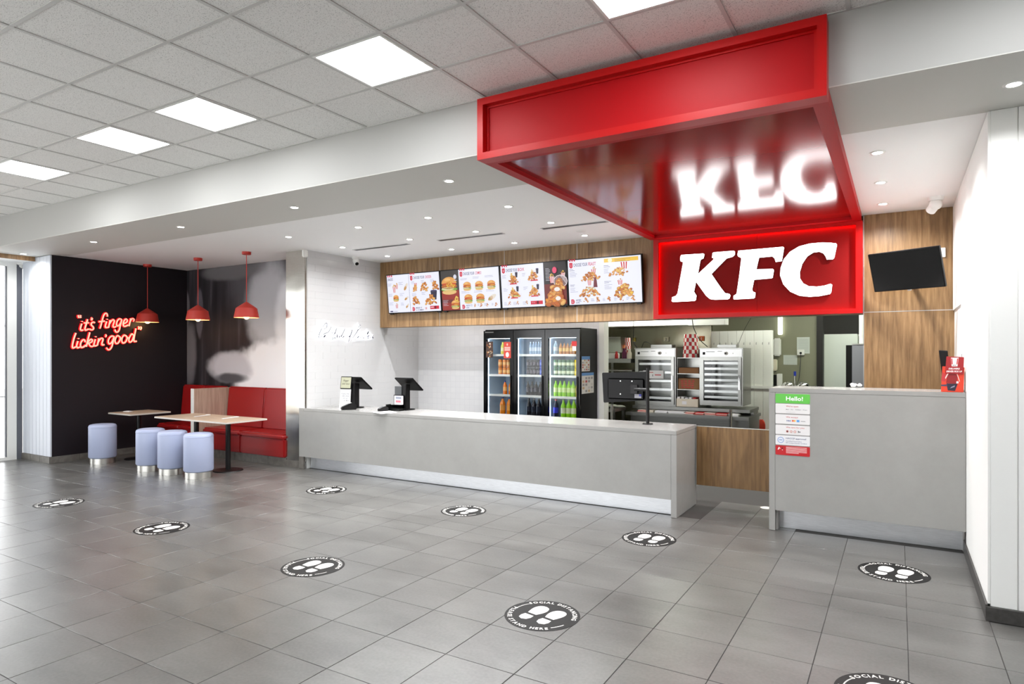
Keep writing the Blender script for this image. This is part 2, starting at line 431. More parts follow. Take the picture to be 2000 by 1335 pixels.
# left side: navy wall with shiplap end
wl = struct('wall_left', B().box(XL, 4.86, 0, XN, 7.25, 3.5), navy, 'dark navy side wall of the seating alcove', 'wall')
pw = (XN-XL-.02)/8
for i in range(8):
    x = XL+.02+pw*i; obj('shiplap_board', B().box(x+.002, 4.838, .1, x+pw-.002, 4.862, 3.19), shiplap, wl, .004, seg=1)
wm = struct('wall_mural', B().box(XN, 7.06, 0, XK-.3, 7.25, 3.5), navy, 'rear wall of the seating alcove behind the booth', 'wall')
def skirting(name, label, a, b, z1, m, n, nrm, th=.012):
    """a row of skirting tiles between floor points a and b"""
    a, b = Vector(a), Vector(b); nrm = Vector(nrm); r = None; d = (b-a)/n
    back = B(); q = [a, b, b+nrm*th*.4, a+nrm*th*.4]; back.prism([Vector((p.x, p.y, .001)) for p in q], (0, 0, z1-.004))
    r = struct(name, back, grout, label, 'skirting')
    g = d.normalized()*.0025
    for i in range(n):
        p, s = a+d*i+g, a+d*(i+1)-g
        q = [p, s, s+nrm*th, p+nrm*th]; obj('skirting_tile', B().prism([Vector((k.x, k.y, .001)) for k in q], (0, 0, z1-.001)), m, r)
skirting('baseboard_shiplap', 'grey tile skirting under the pale shiplap boards', (XL, 4.838, 0), (XN, 4.838, 0), .1, skirt, 3, (0, -1, 0))
skirting('baseboard_left', 'grey tile skirting along the navy wall', (XN, 4.83, 0), (XN, 6.5, 0), .1, skirt, 4, (1, 0, 0))
# left glazing
wf = struct('window_1', B().box(XL-.09, -3.9, 0, XL, 4.84, .05).box(XL-.09, -3.9, 3.06, XL, 4.84, 3.14), white_plastic, 'tall shopfront window on the left with bright daylight', 'window')
yy = [4.84, 4.74, 3.3, 1.8, .3, -1.2, -2.7, -3.9]
obj('jamb', B().box(XL-.09, 4.64, .05, XL+.004, 4.765, 3.06), white_plastic, wf, .004)
obj('gasket', B().box(XL-.09, 4.765, .0, XL+.006, 4.842, 3.14), mat('grey_gasket', (96, 98, 106), .5), wf)
obj('gasket', B().box(XL-.06, 4.625, .05, XL-.02, 4.64, 3.06), mat('grey_gasket'), wf)
for y in yy[2:]: obj('mullion', B().box(XL-.09, y-.03, .05, XL, y+.03, 3.06), white_plastic, wf)
for z in (1.0, 2.12): obj('rail', B().box(XL-.1, -3.9, z-.006, XL-.085, 4.64, z+.006), mat('grey_gasket'), wf)
e = [4.625]+yy[2:]
for a, b_ in zip(e, e[1:]): obj('pane', B().box(XL-.05, b_+.03, .05, XL-.044, a-.03 if a != 4.625 else a, 3.06), glass, wf)
# shell behind the camera
wr = struct('window_2', B().box(-12.05, -4.1, 0, -3.6, -4, .1).box(-12.05, -4.1, 2.9, -3.6, -4, 3.0), white_plastic, 'wide shopfront glazing behind the viewer', 'window')
for i in range(5):
    x = -12+i*2.1; obj('mullion', B().box(x-.04, -4.1, .1, x+.04, -4, 2.9), white_plastic, wr)
for i in range(4):
    x = -12+i*2.1; obj('pane', B().box(x+.04, -4.053, .1, x+2.06, -4.047, 2.9), glass, wr)
struct('wall_front', B().box(-12.3, -4.1, 3.0, -3.6, -4, 3.75).box(-3.6, -4.1, -.1, 5, -4, 3.75), white_paint, 'plain white wall behind the viewer', 'wall')
struct('wall_side', B().box(5, -4.1, -.1, 5.15, 5.2, 3.75), white_paint, 'plain white side wall off to the right', 'wall')

# tiled side wall with stainless end
wk = struct('wall_kiosk', B().box(XK-.41, 6.56, 0, XK-.008, 9.2, 3.5), white_paint, 'white tiled side wall behind the tills', 'wall')
tl, th_ = .3, .1; tmesh = {}
r0 = .0
for r in range(32):
    z0, z1 = r*th_, (r+1)*th_
    off = (r % 2)*tl/2
    y = 6.56-off
    while y < 9.1:
        a, b_ = max(y, 6.562), min(y+tl, 9.098); y += tl
        if b_-a < .03 or z1 < .8: continue
        k = round(b_-a, 3)
        if k not in tmesh:
            o = obj('wall_tile', B().box(0, -k/2+.0002, -th_/2+.0002, .008, k/2-.0002, th_/2-.0002), tile_white, None, .0006, seg=1); tmesh[k] = o.data
        else: o = bpy.data.objects.new('wall_tile', tmesh[k]); C.objects.link(o)
        o.parent = wk; o.location = (XK-.008+random.uniform(-.0004, .0006), (a+b_)/2, (z0+z1)/2); o.rotation_euler = (0, random.uniform(-.004, .004), random.uniform(-.003, .003))
cl = struct('trim_5', B().box(-7.845, 6.527, .1, XK-.012, 6.56, ZC-.004), steel_col, 'shiny stainless steel cladding on the wall end', 'cladding', .004)
obj('plinth', B().box(-7.85, 6.52, 0, XK-.05, 6.559, .1), skirt, cl)
struct('wall_back', B().box(XK, 9.1, 0, -3.86, 9.25, 3.5), tile_back, 'white glazed tile wall behind the drinks fridges', 'wall')
struct('wall_post', B().box(-3.9, 9.08, 0, -3.82, 9.26, 2.95), cream_tile, 'cream post where the tiled wall ends', 'post')

# timber menu wall
YM = 8.1
mw = struct('wall_menu', B().box(XK, YM+.02, 2.115, -.33, YM+.2, 3.5), wood, 'oak laminate bulkhead wall carrying the menu screens', 'wall')
px = [XK]+[onY(x, 560, YM).x for x in (859, 985, 1127)]+[-2.66]
for i, (a, b_) in enumerate(zip(px, px[1:])):
    obj('timber_panel', B().box(a+.003, YM, 2.115, b_-.003, YM+.02, ZC-.005), wood, mw)
    if i: obj('joint_strip', B().box(a-.003, YM-.001, 2.115, a+.003, YM+.02, ZC-.005), alu, mw)
obj('edge_strip', B().box(XK-.001, YM-.004, 2.11, XK+.008, YM+.02, ZC-.005), alu, mw)
ww = struct('wall_timber', B().box(-.33, YM-.01, 0, XR+.1, YM+.15, 3.5), wood, 'oak laminate wall behind the tall counter', 'wall')
zj = 2.13
obj('timber_panel', B().box(-.327, YM-.03, zj+.004, XR, YM-.01, ZC-.005), wood, ww); obj('timber_panel', B().box(-.327, YM-.03, .0, XR, YM-.01, zj-.004), wood, ww)
obj('joint_strip', B().box(-.327, YM-.031, zj-.004, XR, YM-.012, zj+.004), alu, ww)
obj('edge_strip', B().box(-.334, YM-.033, 0, -.326, YM+.15, ZC-.005), alu, ww)
# right wall
wr_ = struct('wall_right', B().box(XR, 5.03, 0, 5, 9.3, 3.5), white_paint, 'white wall returning beside the tall counter', 'wall')
for a, b_ in ((XR, .63), (.634, 1.8), (1.804, 3.0)):
    obj('wall_panel', B().box(a+.001, 5.018, .087, b_, 5.032, ZC-.007), white_paint, wr_, .002, seg=1)
obj('wall_panel', B().box(XR-.014, 5.019, .1, XR+.001, 6.53, ZC-.007), white_paint, wr_, .002, seg=1)
obj('wall_panel', B().box(XR-.014, 6.534, 1.36, XR+.001, 7.05, ZC-.007), white_paint, wr_, .002, seg=1)
obj('wall_panel', B().box(XR-.014, 7.054, 2.12, XR+.001, 8.06, ZC-.007), white_paint, wr_, .002, seg=1)
struct('baseboard_right', B().box(XR-.026, 5.004, .001, XR-.0145, 6.64, .1), skirt_dark, 'dark skirting along the right wall return', 'skirting')
struct('baseboard_front', B().box(XR-.026, 4.992, .001, 5, 5.0175, .087), skirt_dark, 'dark skirting under the white wall at far right', 'skirting')
# ================================================================== CEILING FITTINGS
def downlight(p, label, group, w=DOWN_W):
    t = thing('downlight', label, 'downlight', (p[0], p[1], ZC-.005), group)
    z = ZC-.005
    obj('trim_ring', B().lathe([(.036, z-.004), (.05, z-.005), (.056, z-.001), (.056, z+.003), (.036, z+.003)], (p[0], p[1], 0), 24, cap=False), white_plastic, t, smooth=True)
    obj('lens', B().lathe([(.001, z-.0035), (.036, z-.0035), (.036, z+.002), (.001, z+.002)], (p[0], p[1], 0), 20, cap=False), down_white, t)
    lamp('downlight_beam', 'SPOT', w, (p[0], p[1], z-.012), t, size=.035, spot=155, blend=.9)
ordn = ['first', 'second', 'third', 'fourth', 'fifth', 'sixth']
for i, x in enumerate((-11.40, -9.37, -7.38, -5.39, -3.40, .56)):
    downlight((x, 4.595), 'small downlight in the grey bulkhead soffit, %s from the left window' % ordn[i], 'soffit downlights', DOWN_W*.4)
for r, (y, nm) in enumerate(((5.70, 'front'), (6.65, 'middle'), (7.59, 'back'))):
    for i, x in enumerate((-6.80, -5.57, -4.51, -3.46)):
        downlight((x, y), 'bright downlight in the white ceiling, %s from left in the %s row over the counter' % (ordn[i], nm), 'ceiling downlights over the counter', DOWN_W*(.4 if i == 0 else 1))
for i, x in enumerate((-6.5, -5.2, -3.9)): downlight((x, 8.68), 'downlight hidden behind the oak menu wall, %s from left' % ordn[i], 'downlights behind the menu wall', DOWN_W*.35)
for i, y in enumerate((5.62, 6.61, 7.56)):
    downlight((-.138, y), 'bright downlight right of the red canopy, %s from the front' % ordn[i], 'downlights right of the canopy')
for (x0, x1), s in zip(((-6.83, -5.81), (-5.29, -4.27), (-3.72, -2.87)), ('left', 'middle', 'right')):
    t = thing('air_vent', 'narrow grey slot air vent in the white ceiling, %s of three' % s, 'air vent', ((x0+x1)/2, 6.915, ZC-.004), 'slot vents')
    z = ZC-.004
    obj('frame', B().box(x0, 6.87, z-.006, x1, 6.882, z).box(x0, 6.95, z-.006, x1, 6.962, z).box(x0, 6.882, z-.006, x0+.012, 6.95, z).box(x1-.012, 6.882, z-.006, x1, 6.95, z), alu, t)
    for y in (6.896, 6.915, 6.934): obj('slat', B().box(x0+.012, y-.005, z-.004, x1-.012, y+.005, z-.0005), dark_grey, t)
tag(obj('smoke_sensor', B().lathe([(.001, ZC-.012), (.05, ZC-.012), (.06, ZC-.004)], (-3.38, 7.3, 0), 24, cap=False), white_plastic, smooth=True), 'flat round white sensor in the ceiling near the red canopy', 'sensor')

def bullet_camera(name, label, p, aim, s=1.):
    t = thing(name, label, 'security camera', p); p = Vector(p); a = Vector(aim).normalized()
    obj('mount', B().lathe([(.001, -.03*s), (.05*s, -.03*s), (.055*s, -.012*s), (.055*s, 0)], p, 20, cap=False), white_plastic, t, smooth=True)
    c = p+Vector((0, 0, -.055*s))
    obj('housing', B().ball(c, .045*s, .045*s, .045*s, 16, 10), white_plastic, t, smooth=True)
    obj('barrel', B().cyl(c-a*.01, c+a*.075*s, .036*s, 18), white_plastic, t, .004, True)
    obj('lens', B().cyl(c+a*.0755*s, c+a*.079*s, .026*s, 16), black_gloss, t)
bullet_camera('security_camera', 'white ball-shaped security camera on the ceiling above the wall screen', (.31, 7.5, ZC-.004), (-.5, .7, -.6), 1.25)
q = onX(713, 505, XK+.1)
bullet_camera('security_camera', 'white security camera near the ceiling beside the menu screens', (XK+.12, 7.42, ZC-.004), (.9, -.5, -.9), 1.1)
p = onZ(40, 514, 3.13)
t = thing('dome_camera', 'dome security camera under the window head at far left', 'security camera', (p.x, p.y, 3.13))
obj('base', B().lathe([(.001, -.035), (.075, -.035), (.085, -.02), (.085, 0)], p, 24, cap=False), white_plastic, t, smooth=True)
obj('ring', B().lathe([(.062, -.034), (.06, -.06), (.045, -.085), (.04, -.08), (.055, -.055)], p, 24, cap=False), white_plastic, t, smooth=True)
obj('dome', B().ball(p+Vector((0, 0, -.04)), .05, .05, .045, 18, 10), black_gloss, t, smooth=True)
p = onX(596, 493, XK+.03)
tag(obj('motion_sensor', B().box(XK+.001, p.y-.04, 3.08, XK+.05, p.y+.04, 3.185), white_plastic, None, .01), 'small white sensor box high on the tiled wall by the steel cladding', 'sensor')

# ================================================================== RED CANOPY WITH THE LIT SIGN
X0, X1, YA, YS = -2.70, -.345, 4.0, 7.93
ZB, ZF = 3.115, 3.57
cn = thing('canopy_sign', 'glossy red canopy over the counter with lit white letters', 'canopy sign', (-1.52, 7.93, 2.117))
w_ = .05
obj('front_frame', B().box(X0, YA, ZB, X0+w_, YF-.002, ZF).box(X1-w_, YA, ZB, X1, YF-.002, ZF).box(X0+w_, YA, ZF-w_, X1-w_, YF-.002, ZF).box(X0+w_, YA, ZB, X1-w_, YF-.002, ZB+w_), red_frame, cn)
obj('front_panel', B().box(X0+w_, YA+.06, ZB+w_, X1-w_, YA+.075, ZF-w_), red_gloss, cn)
obj('front_bead', B().box(X0+w_, YA+.048, ZB+w_, X0+w_+.02, YA+.06, ZF-w_).box(X1-w_-.02, YA+.048, ZB+w_, X1-w_, YA+.06, ZF-w_).box(X0+w_+.02, YA+.048, ZF-w_-.015, X1-w_-.02, YA+.06, ZF-w_), red_frame, cn)
obj('soffit_frame', B().box(X0, YF-.002, ZB, X0+.085, YS, ZC-.007).box(X1-.085, YF-.002, ZB, X1, YS, ZC-.007).box(X0+.085, YF-.002, ZB, X1-.085, YF+.04, ZC-.007).box(X0+.085, YS-.1, ZB, X1-.085, YS, ZC-.007), red_gloss, cn)
ym = onZ(1480, 355, 3.15).y
obj('soffit_panel', B().box(X0+.085, YF+.04, 3.148, X1-.085, 6.35, 3.16), red_soffit, cn)
obj('soffit_panel', B().box(X0+.085, 6.354, 3.148, X1-.085, YS-.1, 3.16), red_soffit, cn)
SX0, SX1, SZ0, SZ1, fw_ = -2.665, -.335, 2.115, ZB, .065
e_ = .012; yl, yr = YS+.03, YM-.032
obj('sign_frame', B().box(SX0, YS, SZ0, SX0+fw_, yl, SZ1).box(SX1-fw_, YS, SZ0, SX1, yl, SZ1).box(SX0+fw_, YS, SZ1-fw_*.6, SX1-fw_, yl, SZ1).box(SX0+fw_, YS, SZ0, SX1-fw_, yl, SZ0+fw_*.8), red_frame, cn)
obj('sign_rim', B().box(SX0, yl, SZ0, SX0+e_, yr, SZ1).box(SX1-e_, yl, SZ0, SX1, yr, SZ1).box(SX0+e_, yl, SZ1-e_, SX1-e_, yr, SZ1).box(SX0+e_, yl, SZ0, SX1-e_, yr, SZ0+e_), red_frame, cn)
xj = onY(1478.5, 540, YM-.07).x
ps = mat('sign_panel_red', (128, 12, 12), .6, spec=.15)
obj('sign_panel', B().box(SX0+e_, YM-.07, SZ0+e_, xj-.001, YM-.04, SZ1-e_), ps, cn); obj('sign_panel', B().box(xj+.001, YM-.07, SZ0+e_, SX1-e_, YM-.04, SZ1-e_), ps, cn)
L_ = B(); y0, y1 = YM-.1, YM-.085
L_.box(SX0+.02, y0, SZ0+.05, SX0+.028, y1, SZ1-.05).box(SX1-.028, y0, SZ0+.05, SX1-.02, y1, SZ1-.05).box(SX0+.05, y0, SZ1-.024, SX1-.05, y1, SZ1-.016).box(SX0+.05, y0, SZ0+.016, SX1-.05, y1, SZ0+.024)
obj('led_strip', L_, led_red, cn)
KF = {'K': [(372, 332), (380, 323), (556, 312), (565, 318), (558, 350), (535, 362), (530, 380), (512, 480), (632, 368), (645, 352), (628, 346), (632, 308), (642, 302), (805, 289), (813, 296), (812, 322), (795, 338), (745, 352), (622, 478), (700, 592), (732, 633), (768, 640), (777, 652), (770, 676), (755, 684), (650, 687), (612, 682), (580, 655), (497, 540), (480, 622), (500, 655), (496, 688), (486, 697), (310, 706), (300, 699), (303, 668), (335, 655), (348, 635), (393, 382), (372, 374), (368, 358)],
      'F': [(842, 289), (1204, 257), (1214, 264), (1211, 280), (1196, 373), (1146, 380), (1137, 350), (1118, 335), (1010, 345), (988, 440), (1122, 437), (1131, 446), (1121, 508), (1112, 513), (970, 525), (954, 602), (958, 620), (980, 630), (977, 668), (966, 677), (806, 685), (801, 672), (804, 655), (828, 640), (850, 490), (863, 380), (866, 348), (842, 336), (834, 322)],
      'C': [(1636, 229), (1645, 240), (1622, 348), (1612, 358), (1562, 361), (1553, 335), (1532, 309), (1500, 297), (1452, 303), (1402, 335), (1362, 395), (1341, 465), (1344, 515), (1370, 555), (1415, 577), (1480, 581), (1540, 573), (1592, 558), (1605, 566), (1598, 625), (1588, 641), (1500, 658), (1420, 663), (1340, 655), (1265, 622), (1208, 562), (1182, 490), (1186, 430), (1212, 358), (1262, 298), (1335, 254), (1420, 231), (1520, 222), (1590, 224)]}
for ch, pts in KF.items():
    P3 = [onY(1240+x/4.1667, 420+y/4.1667, YM-.115) for x, y in pts]
    l = obj('letter', B().prism([p+Vector((0, .004, 0)) for p in P3], (0, .036, 0)), alu, cn); l['label'] = 'lit white letter '+ch
    obj('letter_face', B().prism(P3, (0, .004, 0)), sign_white, l)

# ================================================================== MENU SCREENS
WH, NV, RD, GY_ = (234, 235, 250), (52, 50, 92), (206, 22, 56), (150, 150, 172)
FRY = [(212, 136, 56), (196, 114, 42), (226, 158, 80), (180, 98, 36), (234, 178, 98)]
class Menu(Print):
    def __init__(s, x0, W, H, t=R(6)):
        s.W, s.H = W, H; Print.__init__(s, (x0, 8.035, 2.335), (1, 0, 0), (0, -math.sin(t), math.cos(t)), .0004)
        s.rng = random.Random(int(x0*100))
    def q(s, fx, fy): return fx*s.W, (1-fy)*s.H
    def R4(s, a, b, c, d, col): x0, y0 = s.q(a, b); x1, y1 = s.q(c, d); s.rect(x0, y1, x1, y0, col)
    def pile(s, fx, fy, w, h, n=14, cols=FRY, r=.15):
        x, y = s.q(fx, fy); w *= s.H*1.1; h *= s.H*1.08; n = int(n*1.6)
        for i in range(n):
            a = s.rng.uniform(-1, 1); t = i/n; py = h*(1-t)-h*.5; px = a*w*.5*(1-.75*max(0, (py/h+.5))**1.2)
            k = s.rng.uniform(.7, 1.2)*r*h; c_ = s.rng.choice(cols); an = s.rng.uniform(-.8, .8); s.ell(x+px, y+py, k*1.3, k*.85, tuple(int(v*.84) for v in c_), an, 9); s.k += .05; s.ell(x+px-k*.1, y+py+k*.18, k*1.0, k*.58, c_, an, 8); s.k += .05
    def burger(s, fx, fy, k):
        x, y = s.q(fx, fy); k *= s.H
        s.ell(x, y-k*.36, k*.46, k*.13, (226, 186, 120)); s.ell(x, y-k*.22, k*.52, k*.1, (120, 168, 60)); s.ell(x-k*.1, y-k*.18, k*.4, k*.08, (232, 226, 190))
        s.ell(x, y-k*.06, k*.5, k*.15, (176, 96, 40)); s.ell(x+k*.12, y-.02*k, k*.3, k*.07, (236, 178, 60)); s.ell(x, y+k*.05, k*.46, k*.07, (196, 60, 44))
        s.poly([(x+k*.48*math.cos(R(a)), y+k*.08+k*.34*math.sin(R(a))) for a in range(0, 181, 15)], (222, 160, 84)); s.ell(x-k*.1, y+k*.27, k*.2, k*.08, (238, 190, 120))
    def wrap(s, fx, fy, k, rot=.5):
        x, y = s.q(fx, fy); k *= s.H
        s.ell(x, y, k*.55, k*.22, (224, 214, 200), rot); s.ell(x-k*.2*math.cos(rot), y-k*.2*math.sin(rot), k*.3, k*.18, (200, 132, 60), rot); s.ell(x-k*.3*math.cos(rot), y-k*.28*math.sin(rot), k*.12, k*.1, (122, 160, 60), rot)
    def tub(s, fx, fy, w, h, top=True):
        x, y = s.q(fx, fy); w *= s.H; h *= s.H
        if top: s.pile(fx, fy-.5*h/s.H, w/s.H, h*.5/s.H, 8, [(236, 196, 84), (222, 170, 60), (205, 128, 52)])
        for i in range(6):
            a, b = -.5+i/6, -.5+(i+1)/6
            s.poly([(x+a*w*.75, y-h*.5), (x+b*w*.75, y-h*.5), (x+b*w, y+h*.4), (x+a*w, y+h*.4)], (200, 24, 46) if i % 2 == 0 else (244, 240, 242))
    def cup(s, fx, fy, w, h):
        x, y = s.q(fx, fy); w *= s.H; h *= s.H
        s.poly([(x-w*.35, y-h*.5), (x+w*.35, y-h*.5), (x+w*.5, y+h*.4), (x-w*.5, y+h*.4)], (46, 40, 62)); s.ell(x, y+h*.42, w*.5, h*.1, (84, 78, 110))
    def lines(s, fx, fy, w, n=3, c=GY_, st=.028):
        for i in range(n):
            x, y = s.q(fx, fy+i*st); s.rect(x, y-.0022, x+w*s.rng.uniform(.5, 1)*s.W, y+.0022, c)
    def head(s, f0, words, red, fit):
        for i in range(3): s.R4(f0+i*.032, 0, f0+i*.032+.018, .05, RD)
        x, y = s.q(f0, .075); a = .048; s.poly([(x, y), (x+a, y), (x+a, y-.06), (x+a/2, y-.078), (x, y-.06)], RD)
        s.text('1', x+a/2, y-.054, .05, WH, .02, align='CENTER')
        s.text(words, x+.062, y-.055, .062, NV, .012, fit=fit*.62); s.text(red, x+.062+fit*.66, y-.055, .062, RD, .012, fit=fit*.34)
    def dlogo(s, f0, t1, t2):
        x, y = s.q(f0, .86); s.poly([(x, y), (x+.035, y), (x+.05, y-.02), (x+.05, y-.045), (x+.035, y-.064), (x, y-.064)], RD)
        s.rect(x+.016, y-.028, x+.03, y-.016, WH); s.rect(x+.016, y-.05, x+.03, y-.038, WH)
        s.text(t1, x+.07, y-.026, .034, NV, .01); s.text(t2, x+.07, y-.06, .034, NV, .01)
    def banner(s, a, b):
        s.R4(a, .85, b, .93, RD); m = (a+b)/2; x, y = s.q(a+.01, .9); s.rect(x, y, x+.06, y+.018, WH); s.R4(m, .85, m+.03, .93, (60, 30, 40)); s.up()
def screen(i, x0, x1, paint, label):
    W, H = x1-x0, .632; m = Menu(x0, W, H); n = -m.n
    t = thing('menu_screen', label, 'menu screen', (x0+W/2, 8.06, 2.33), 'menu screens on the oak wall')
    q = [m.o+m.u*a+m.v*b for a, b in ((0, 0), (W, 0), (W, H), (0, H))]
    obj('bezel', B().prism([p-m.n*.0 for p in q], n*.045), black_plastic, t, .003, seg=1)
    obj('bracket', B().box(x0+.12, 8.04, 2.42, x0+.2, YM-.001, 2.75).box(x1-.2, 8.04, 2.42, x1-.12, YM-.001, 2.75), black_metal, t)
    for x in (x0+.06, x1-.06): obj('foot', B().box(x-.03, 8.035, 2.322, x+.03, 8.07, 2.34), black_plastic, t)
    paint(m); m.build('display', screen_ink, t)
def s1(m):
    m.R4(.014, .022, .986, .978, WH); m.R4(.428, .022, .434, .978, (70, 66, 96)); m.up()
    for i in range(3): m.R4(.03+i*.035, .022, .05+i*.035, .07, RD)
    m.text('SNACKS', *m.q(.03, .16), .06, NV, .012, fit=.11); m.head(.46, 'CHOOSE YOUR', 'CHICKEN', .36); m.up()
    m.tub(.2, .32, .09, .12); m.tub(.15, .39, .1, .16); m.wrap(.37, .34, .2, 1.0); m.burger(.17, .61, .19); m.wrap(.37, .63, .15, .5); m.tub(.18, .82, .09, .1); m.wrap(.38, .82, .14, .8)
    m.tub(.56, .3, .1, .1, False); m.pile(.54, .39, .16, .14, 12); m.pile(.72, .37, .26, .18, 16); m.pile(.9, .35, .2, .18, 14); m.pile(.54, .7, .22, .18, 14); m.cup(.88, .58, .2, .24); m.pile(.82, .7, .32, .2, 24)
    m.dlogo(.475, 'MAKE IT', 'A COMBO'); m.tub(.73, .9, .07, .06, False); m.banner(.8, .96)
    for x, y in ((.03, .24), (.24, .22), (.03, .5), (.25, .5), (.03, .72), (.26, .74), (.48, .22), (.66, .21), (.83, .2), (.48, .52), (.66, .5)): m.lines(x, y, .09, 3)
    m.R4(.045, .93, .1, .96, NV); m.lines(.11, .945, .12, 1, NV)
def s2(m):
    m.R4(.014, .022, .318, .978, (62, 58, 56)); m.R4(.322, .022, .986, .978, WH); m.up(); m.R4(.014, .5, .318, .978, (150, 40, 30)); m.R4(.014, .72, .2, .8, (70, 60, 66)); m.up()
    m.burger(.15, .37, .47); m.up(); m.pile(.15, .36, .3, .12, 14, [(222, 152, 62), (236, 190, 80), (200, 110, 50)]); m.burger(.24, .84, .24); m.pile(.27, .72, .14, .12, 8, [(236, 196, 84)]); m.lines(.03, .74, .1, 5, (220, 214, 226), .03)
    x, y = m.q(.26, .18); m.ell(x, y, .03, .035, (214, 214, 228)); m.rect(x-.02, y-.06, x+.03, y-.05, (200, 200, 214))
    m.head(.345, 'CHOOSE YOUR', 'COMBO', .33); m.up()
    for i, x in enumerate((.46, .66, .86)): m.burger(x, .42, .24)
    for i, x in enumerate((.47, .67)): m.burger(x, .72, .25)
    m.wrap(.86, .72, .24, .5); m.dlogo(.36, 'ADD', 'ON')
    for x in (.57, .68, .78, .92): m.pile(x, .89, .07, .07, 6)
    for x, y in ((.35, .24), (.56, .22), (.76, .21), (.36, .55), (.57, .55), (.77, .54)): m.lines(x, y, .14, 2)
    for x in (.5, .62, .73, .85): m.lines(x, .86, .04, 3, GY_, .02)
def s3(m):
    m.R4(.014, .022, .665, .978, WH); m.R4(.67, .022, .986, .978, (36, 28, 30)); m.up(); m.R4(.67, .5, .986, .95, (110, 26, 22)); m.head(.035, 'CHOOSE YOUR', 'BOX', .31); m.up()
    for x, y in ((.2, .36), (.52, .31), (.21, .68), (.52, .66)):
        X, Y = m.q(x, y); m.poly([(X-.1, Y-.075), (X+.11, Y-.06), (X+.13, Y+.01), (X-.09, Y)], (232, 228, 240)); m.cup(x+.055, y-.12, .07, .12); m.up()
        m.pile(x, y-.01, .28, .15, 20); m.pile(x-.02, y-.11, .1, .08, 6, [(236, 196, 84)]); m.up(); m.R4(x-.05, y+.07, x+.06, y+.095, RD)
    m.burger(.24, .68, .14); m.banner(.46, .64)
    for x in (.14, .26, .4): m.pile(x, .88, .07, .07, 6)
    for x, y in ((.04, .24), (.35, .22), (.05, .54), (.36, .53), (.05, .86), (.19, .86), (.34, .86)): m.lines(x, y, .07, 3)
    m.lines(.7, .16, .09, 9, (226, 222, 232), .032); x, y = m.q(.83, .2); m.ell(x, y, .035, .045, (226, 70, 110)); m.up()
    m.tub(.79, .4, .12, .16); m.tub(.95, .33, .1, .14); m.up(); x, y = m.q(.91, .45); m.ell(x, y, .11, .09, (226, 214, 218)); m.ell(x, y, .1, .08, (90, 36, 20)); m.up()
    m.pile(.885, .52, .24, .22, 20); m.up(); m.pile(.83, .76, .4, .36, 60, FRY+[(190, 96, 24), (226, 140, 44)], .14); m.up(); x, y = m.q(.86, .62); m.ell(x, y, .045, .03, (236, 230, 226)); x, y = m.q(.87, .82); m.ell(x, y, .04, .03, (236, 230, 226))
def s4(m):
    m.R4(.014, .022, .986, .978, WH); m.up(); m.head(.035, 'CHOOSE YOUR', 'FEAST', .33)
    m.R4(.51, .045, .955, .125, (238, 192, 66)); m.up(); x, y = m.q(.59, .085); m.ell(x, y, .03, .03, (252, 238, 200)); m.lines(.65, .07, .26, 3, (140, 104, 30), .025)
    m.tub(.37, .29, .12, .12); m.pile(.33, .39, .44, .15, 34); m.tub(.31, .52, .1, .12); x, y = m.q(.385, .53); m.poly([(x-.03, y-.06), (x+.03, y-.06), (x+.022, y+.03), (x+.008, y+.075), (x-.008, y+.075), (x-.022, y+.03)], (110, 30, 44)); m.pile(.3, .71, .46, .17, 34, FRY+[(226, 226, 206)])
    m.tub(.78, .2, .17, .16, False); m.pile(.71, .33, .42, .14, 30, FRY+[(238, 200, 96), (236, 186, 110)]); m.tub(.72, .55, .12, .1); m.pile(.76, .73, .44, .22, 42, FRY+[(238, 190, 70), (240, 204, 110)])
    m.dlogo(.045, 'ADD', 'ON')
    for x in (.25, .41, .56, .72, .88): m.pile(x, .89, .1, .09, 8)
    for x, y in ((.04, .22), (.51, .19), (.04, .55), (.51, .52)): m.lines(x, y, .1, 2, NV); m.lines(x, y+.07, .11, 4)
    for x in (.15, .32, .48, .63, .79): m.lines(x, .87, .05, 3, GY_, .022)
sx = [-7.172, -6.078, -4.99, -3.905, -2.832]
screen(0, sx[0], sx[1]-.003, s1, 'menu screen of snacks and chicken, leftmost on the oak wall')
screen(1, sx[1]+.003, sx[2]-.003, s2, 'menu screen of combos with a large burger on its left third')
screen(2, sx[2]+.003, sx[3]-.003, s3, 'menu screen of boxes with a chicken bucket on its right third')
screen(3, sx[3]+.003, sx[4], s4, 'menu screen of feasts with a yellow banner, nearest the red sign')
# dead wall screen on the timber wall
t = thing('television', 'black switched-off screen tilted on the oak wall at right', 'television', (.06, 8.0, 2.56))
sw, ti = -.449, .345
Xv = Vector((math.cos(sw), math.sin(sw), 0)); Nv = Vector((math.sin(sw), -math.cos(sw), 0)); Uv = Vector((0, 0, 1))*math.cos(ti)+Nv*math.sin(ti)
c = Vector((.0568, 7.71, 2.5255)); w2, h2 = .343, .2058
q = [c+Xv*a*w2+Uv*b*h2 for a, b in ((-1, -1), (1, -1), (1, 1), (-1, 1))]; nn = Xv.cross(Uv)
obj('casing', B().prism(q, nn*-.035), black_plastic, t, .004)
obj('glass_front', B().prism([c+Xv*a*(w2-.01)+Uv*b*(h2-.01)+nn*.0005 for a, b in ((-1, -1), (1, -1), (1, 1), (-1, 1))], nn*.001), black_gloss, t)
obj('wall_arm', B().tube([c-nn*.03, c-nn*.1, Vector((c.x+.02, YM-.035, c.z))], .02), black_metal, t)
obj('wall_bracket', B().box(c.x-.1, YM-.05, c.z-.12, c.x+.12, YM-.031, c.z+.12), black_metal, t)
obj('logo_bar', B().prism([c-Uv*(h2+.012)+Xv*a+Uv*b for a, b in ((-.012, 0), (.02, 0), (.02, .012), (-.012, .012))], nn*-.02), alu, t)
